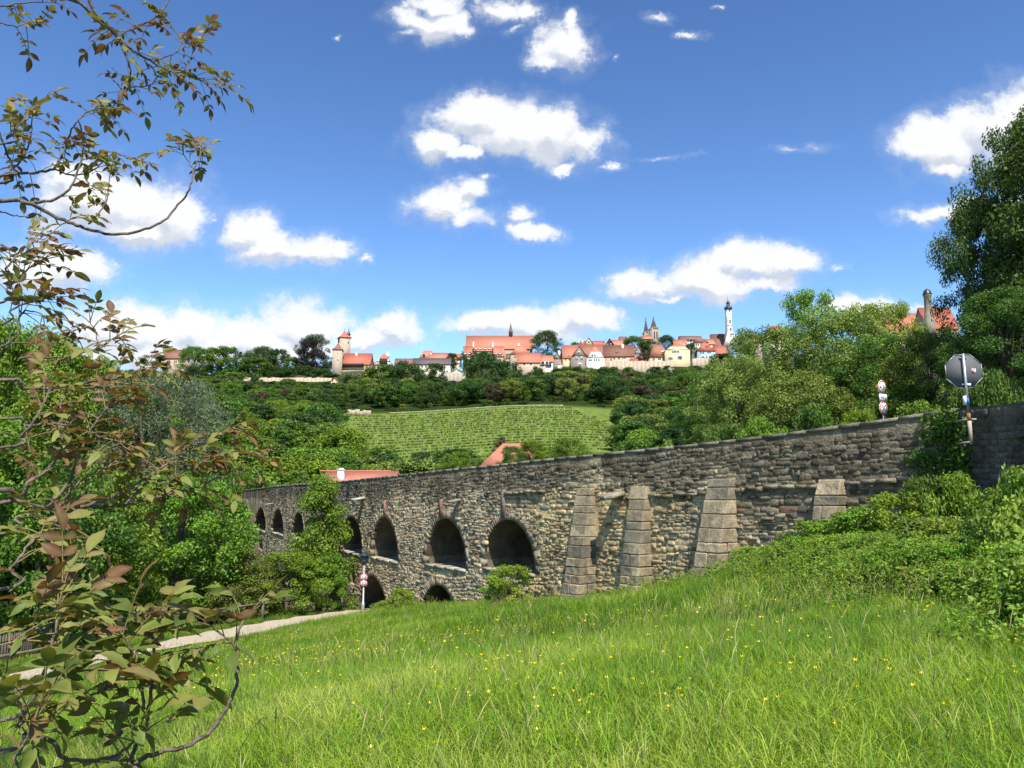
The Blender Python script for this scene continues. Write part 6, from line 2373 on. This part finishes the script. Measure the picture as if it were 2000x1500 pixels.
# (pixel polyline, distance at the two ends, thickness at the two ends in metres, leaf density, joined to the trunk?)
BR = [
    ([(-60, -40), (137, -2), (187, 37), (227, 67), (253, 93), (293, 118), (327, 137), (367, 143), (393, 157)], 4.0, 4.4, .020, .005, 1, True),
    ([(165, -20), (187, 27), (213, 53), (233, 80), (247, 113), (255, 143), (252, 170), (233, 197)], 4.1, 4.3, .014, .004, 1, False),
    ([(340, -18), (320, 17), (293, 40), (247, 62)], 4.4, 4.2, .007, .005, .5, False),
    ([(300, 120), (320, 112), (347, 100), (352, 77), (335, 52)], 4.3, 4.4, .006, .003, 1.3, False),
    ([(367, 143), (372, 113), (390, 80)], 4.35, 4.4, .005, .003, 1.4, False),
    ([(250, 168), (280, 170), (303, 160)], 4.3, 4.3, .005, .003, 1.2, False),
    ([(393, 157), (415, 164), (438, 168)], 4.4, 4.4, .003, .002, .9, False),
    ([(-40, 12), (30, 8), (95, 2)], 3.8, 4.0, .010, .004, .6, True),
    ([(15, 15), (35, 32), (58, 50), (75, 50)], 3.9, 4.0, .006, .003, .7, False),
    ([(-20, 40), (10, 48), (30, 52)], 3.8, 3.9, .007, .004, .2, False),
    ([(-30, 360), (20, 340), (73, 337), (103, 330), (117, 310), (130, 283), (143, 247), (173, 217), (200, 212)], 3.7, 4.0, .014, .004, 1, True),
    ([(-20, 345), (20, 333), (47, 303), (60, 267), (62, 230)], 3.6, 3.8, .012, .004, .9, True),
    ([(-25, 285), (20, 257), (57, 227), (63, 205)], 3.5, 3.7, .010, .004, 1.3, True),
    ([(-10, 240), (10, 290), (22, 320)], 3.6, 3.7, .008, .006, .4, False),
    ([(103, 330), (150, 343), (190, 328), (222, 300), (250, 310)], 3.9, 4.0, .007, .003, 1.4, False),
    ([(-40, 393), (53, 397), (87, 413), (133, 433), (173, 448), (227, 458), (283, 447), (320, 430), (347, 400), (370, 370), (380, 327), (393, 300), (400, 290)], 3.5, 4.0, .017, .004, .28, True),
    ([(53, 397), (110, 388), (140, 363), (157, 320), (165, 295)], 3.6, 3.8, .012, .004, 1.0, False),
    ([(173, 437), (197, 413), (210, 383), (217, 333)], 3.7, 3.8, .007, .003, .7, False),
    ([(-10, 410), (25, 420), (57, 424)], 3.4, 3.5, .006, .004, 0, False),
    ([(382, 340), (365, 310), (352, 290)], 4.0, 4.0, .004, .003, 1.6, False),
    ([(107, 425), (118, 440), (140, 425)], 3.6, 3.6, .005, .003, 1.2, False),
    ([(-40, 545), (10, 525), (40, 490), (70, 470)], 3.3, 3.5, .011, .004, 1.8, True),
    ([(-40, 600), (15, 560), (50, 530), (85, 505)], 3.3, 3.5, .011, .004, 1.8, True),
    ([(-40, 640), (20, 605), (60, 590), (95, 575)], 3.3, 3.4, .011, .004, 1.6, True),
    ([(-40, 690), (40, 612), (85, 615)], 3.2, 3.3, .009, .004, 1.2, True),
    ([(-40, 745), (45, 758), (120, 757), (180, 746), (234, 736), (261, 727), (285, 712)], 3.0, 3.4, .014, .004, .8, True),
    ([(40, 700), (54, 697), (120, 697), (180, 685), (212, 668), (240, 650)], 3.1, 3.3, .008, .003, 1.0, False),
    ([(190, 680), (188, 650), (175, 628)], 3.2, 3.2, .004, .002, 1.0, False),
    ([(160, 757), (210, 758), (238, 756), (258, 750)], 3.1, 3.2, .007, .003, 1.0, False),
    ([(-40, 990), (52, 943), (94, 915), (115, 887), (122, 840), (118, 790)], 2.9, 3.1, .014, .005, .9, True),
    ([(-60, 960), (25, 975), (87, 992), (157, 990), (245, 985), (308, 971), (357, 957), (392, 950), (440, 925)], 2.8, 3.5, .016, .004, .7, True),
    ([(157, 990), (235, 965), (285, 935), (330, 905), (365, 880), (400, 862), (445, 845)], 3.0, 3.4, .010, .004, 1.2, False),
    ([(90, 990), (133, 945), (154, 885), (185, 828), (212, 795)], 2.9, 3.1, .009, .004, 1.0, False),
    ([(98, 1030), (120, 985), (145, 950), (190, 918), (215, 912)], 2.9, 3.0, .008, .004, .9, False),
    ([(245, 985), (290, 940), (330, 935), (385, 905), (430, 890), (475, 895)], 3.1, 3.4, .008, .003, 1.2, False),
    ([(-30, 880), (40, 850), (80, 800), (95, 760)], 2.9, 3.0, .010, .004, 1.1, True),
    ([(-40, 1050), (30, 1010), (90, 1020), (150, 1035)], 2.7, 2.9, .010, .004, .9, True),
    ([(-40, 820), (50, 830), (120, 830), (190, 850), (240, 870)], 2.9, 3.1, .010, .004, 1.1, True),
    ([(-40, 1160), (20, 1110), (60, 1060), (95, 1040)], 2.4, 2.6, .010, .004, 1.3, True),
    ([(-60, 1480), (40, 1400), (90, 1300), (110, 1220), (120, 1170)], 2.2, 2.4, .014, .004, 1.7, True),
    ([(-60, 1290), (20, 1260), (80, 1230), (140, 1200)], 2.2, 2.4, .010, .004, 1.4, True),
    ([(-60, 1560), (75, 1443), (126, 1479), (180, 1485), (234, 1470), (264, 1446)], 2.2, 2.5, .013, .005, .8, True),
    ([(30, 1420), (100, 1380), (195, 1350), (249, 1323)], 2.3, 2.5, .006, .003, 1.2, False),
    ([(-60, 1420), (30, 1350), (90, 1330), (150, 1300)], 2.1, 2.3, .010, .004, 1.5, True),
    ([(-60, 1530), (30, 1480), (60, 1420), (80, 1380)], 2.1, 2.2, .010, .004, 1.5, True),
    ([(230, 1560), (250, 1500), (279, 1428), (294, 1368), (300, 1266), (294, 1218)], 2.45, 2.6, .012, .006, .9, True),
    ([(282, 1386), (276, 1338), (261, 1284), (240, 1240)], 2.5, 2.5, .007, .004, 1.2, False),
    ([(225, 1560), (261, 1500), (297, 1474), (360, 1458), (414, 1425), (450, 1371), (463, 1329), (463, 1278), (459, 1260), (472, 1215)], 2.45, 2.75, .013, .006, .14, True),
    ([(461, 1262), (440, 1245)], 2.7, 2.7, .004, .003, 1.2, False),
]
LEAFC = []                                            # leaflet placements
RACH = MB()


def samples(P, n):
    P = [Vector(p) for p in P]
    out = []
    # catmull-rom
    for i in range(len(P) - 1):
        a, b, c, d = P[max(i - 1, 0)], P[i], P[i + 1], P[min(i + 2, len(P) - 1)]
        for k in range(n):
            t = k / n
            out.append(.5 * ((2 * b) + (c - a) * t + (2 * a - 5 * b + 4 * c - d) * t * t + (3 * b - a - 3 * c + d) * t ** 3))
    out.append(P[-1])
    return out


def compound_leaf(p, d, size, tone):
    """a walnut leaf: a curved stalk with a terminal leaflet and pairs along it"""
    d = d.normalized()
    n = wr_.choice((5, 5, 7, 7, 3))
    L = size * (1.4 + .35 * n / 2)
    side_ = d.cross(Vector((0, 0, 1)))
    side_ = side_.normalized() if side_.length > .05 else Vector((1, 0, 0))
    upv = side_.cross(d).normalized()
    dr = wr_.uniform(.1, .5)
    Q = [p + d * (L * t) + Vector((0, 0, -1)) * (L * dr * t * t) for t in (0, .35, .7, 1)]
    RACH.tube([q - WO for q in Q], [.0026, .0021, .0017, .0013], 4, caps=False)
    T = (Q[-1] - Q[-2]).normalized()
    roll = wr_.uniform(-.6, .6)
    LEAFC.append((Q[-1], T, (upv + side_ * roll).normalized(), size * wr_.uniform(1.0, 1.25), tone))
    for k in range((n - 1) // 2):
        t = .95 - (k + .15) * .30
        q = p + d * (L * t) + Vector((0, 0, -1)) * (L * dr * t * t)
        for sg in (-1, 1):
            dv = (side_ * sg * wr_.uniform(.8, 1.1) + d * wr_.uniform(.3, .8) + Vector((0, 0, wr_.uniform(-.6, .15)))).normalized()
            LEAFC.append((q, dv, (upv + side_ * wr_.uniform(-.5, .5) + d * wr_.uniform(-.3, .3)).normalized(), size * wr_.uniform(.6, 1.0) * (1 - .12 * k), tone))


for P, D0, D1, r0, r1, dens, joined in BR:
    n = len(P)
    W = []
    for i, (u, v) in enumerate(P):
        D = D0 + (D1 - D0) * i / (n - 1) + wr_.uniform(-.04, .04)
        W.append(at(u, v, D))
    if joined:
        f = W[0]
        hz = max(.3, min(5.0, (f.z - TZ) * .72))
        base = Vector((TR.x, TR.y + .05, TZ + hz))
        W = [base, base.lerp(f, .5) + Vector((0, 0, .1))] + W
    S = samples(W, 5)
    kink = .004
    S = [S[0]] + [s_ + Vector((wr_.uniform(-kink, kink), wr_.uniform(-kink, kink), wr_.uniform(-kink, kink))) for s_ in S[1:]]
    r0, r1 = r0 * .75, r1 * .75
    rr = [r0 + (r1 - r0) * (i / (len(S) - 1)) ** .8 for i in range(len(S))]
    if joined:
        rr = [max(a, r0 * (1.9 - 1.2 * i / 10)) if i < 9 else a for i, a in enumerate(rr)]
    m = MB()
    org = S[0]
    m.tube([s_ - org for s_ in S], rr, 7)
    br = m.build('branch', MAT['twig'], wal, org - WO, smooth=True)
    # leaves along the outer half and at the tip
    k0 = (11 if joined else 2)
    tl = sum((b - a).length for a, b in zip(S[k0:], S[k0 + 1:]))
    if dens:
        for j in range(3 if P[0][1] > 1100 else 2):
            dt = (S[-1] - S[-3]).normalized()
            compound_leaf(S[-1], dt + Vector((wr_.gauss(0, .45), wr_.gauss(0, .4), wr_.gauss(.15, .35))), wr_.uniform(.04, .062) if P[0][1] < 1100 else wr_.uniform(.065, .10), wr_.random())
    nl = int(dens * tl * (18 if P[0][1] < 640 else 20 if P[0][1] > 1100 else 29)) + (1 if dens else 0)
    for j in range(nl):
        t = wr_.random() ** .55
        if dens < .4: t = 1 - .10 * wr_.random() if wr_.random() < .85 else wr_.random()
        i = min(len(S) - 2, k0 + int(t * (len(S) - 1 - k0)))
        p = S[i].lerp(S[i + 1], wr_.random())
        ax_ = (S[i + 1] - S[i]).normalized()
        dv = ax_ * wr_.uniform(.2, 1.0) + Vector((wr_.gauss(0, .6), wr_.gauss(0, .6), wr_.gauss(.25, .5)))
        sz = wr_.uniform(.052, .074) if p.z > .75 else (wr_.uniform(.042, .066) if p.z > -.35 else wr_.uniform(.06, .10))
        compound_leaf(p, dv, sz, wr_.random())
# the rest of the crown, above and behind the picture's left edge; it shades the upper branches
cr_ = np.random.default_rng(77)
for k in range(16):
    e = Vector((cr_.uniform(-5.6, -1.6), cr_.uniform(.2, 2.7), cr_.uniform(3.6, 6.4)))
    st = Vector((TR.x, TR.y + .1, TZ + cr_.uniform(3.2, 5.0)))
    m = MB()
    md = st.lerp(e, .5) + Vector((0, 0, .25))
    m.tube([(0, 0, 0), md - st, e - st], [.05, .03, .01], 6)
    m.build('branch', MAT['twig'], wal, st - WO, smooth=True)
    for j in range(26):
        p = st.lerp(e, cr_.uniform(.35, 1.05)) + Vector(cr_.normal(0, .34, 3))
        compound_leaf(p, Vector((cr_.normal(), cr_.normal(), cr_.normal(0, .4))), cr_.uniform(.075, .11), wr_.random())
RACH_o = RACH.build('leaf_stalks', surf('leaf_stalk', (.22, .20, .06), (.16, .11, .05), 20), wal)
tag(RACH_o, kind='stuff')


def leaflet(seed, var):
    """pointed oval blade, folded along the midrib and drooping at the tip; unit length along +x"""
    r = random.Random(seed)
    V, F = [], []
    prof = [(0, .0), (.12, .13), (.3, .215), (.5, .235), (.7, .19), (.87, .095), (1.0, 0)]
    fold, curl, wav = r.uniform(.1, .5), r.uniform(-.05, .5), r.uniform(-.045, .045)
    for t, w in prof:
        zc = -curl * t * t
        V += [(t, w, zc + fold * w + wav * math.sin(t * 9)), (t, 0, zc), (t, -w, zc + fold * w - wav * math.sin(t * 8))]
    for i in range(len(prof) - 1):
        a, b = i * 3, i * 3 + 3
        F += [(a, b, b + 1, a + 1), (a + 1, b + 1, b + 2, a + 2)]
    vv = [min(1, max(0, var + r.uniform(-.09, .09) - (.22 if i % 3 == 1 else 0))) for i in range(len(V))]
    return V, F, vv


MAT['l_walnut'] = leafmat('walnut_leaf', (.11, .155, .03), (.13, .055, .03), trans=.30, tcol=(1.5, 1.15, .5), accent=[(.4, (.21, .23, .05)), (.66, (.20, .165, .055)), (.85, (.17, .095, .045))], rough=.5, spec=.22, objvar=.15, huevar=.012)
LM = []
for i in range(14):
    V, F, vv = leaflet(i, i / 13)
    LM.append(arr_mesh('leaf', V, F, [MAT['l_walnut']], {'var': ('FLOAT', vv)}, True))
LM_V = [np.array([v.co[:] for v in me.vertices]) for me in LM]
LM_F = [np.array([p_.vertices[:] for p_ in me.polygons]) for me in LM]
LM_A = [np.array([a.value for a in me.attributes['var'].data]) for me in LM]


def frame(p, x, up, s):
    x = x.normalized()
    y = up.cross(x)
    y = y.normalized() if y.length > 1e-3 else Vector((0, 1, 0))
    z = x.cross(y)
    return Matrix(((x.x * s, y.x * s, z.x * s, p.x), (x.y * s, y.y * s, z.y * s, p.y), (x.z * s, y.z * s, z.z * s, p.z), (0, 0, 0, 1)))


def seen_size(c):
    p = c[0]
    if p.y < .3: return 0
    u, v = proj(p.x, p.y, p.z)
    return c[3] / p.y if (-30 < u < 2030 and -30 < v < 1530) else 0


order = sorted(range(len(LEAFC)), key=lambda i: -seen_size(LEAFC[i]))
Vr, Fr, Ar, o0 = [], [], [], 0
for q, i in enumerate(order):
    p, x, up, s, tone = LEAFC[i]
    k = int(min(13, max(0, (tone * .8 + wr_.gauss(.1, .16) + (.34 if p.z > -.3 else 0.0)) * 13)))
    M_ = frame(p - WO, x, up, s)
    if q < 298:
        o = link('leaf', LM[k], wal)
        o.matrix_local = M_
    else:
        Mn = np.array(M_)
        Vr.append(LM_V[k] @ Mn[:3, :3].T + Mn[:3, 3])
        Fr.append(LM_F[k] + o0)
        Ar.append(LM_A[k])
        o0 += len(LM_V[k])
if Vr:
    me = arr_mesh('foliage', np.concatenate(Vr), np.concatenate(Fr), [MAT['l_walnut']], {'var': ('FLOAT', np.concatenate(Ar))}, True)
    tag(link('foliage', me, wal), kind='stuff')
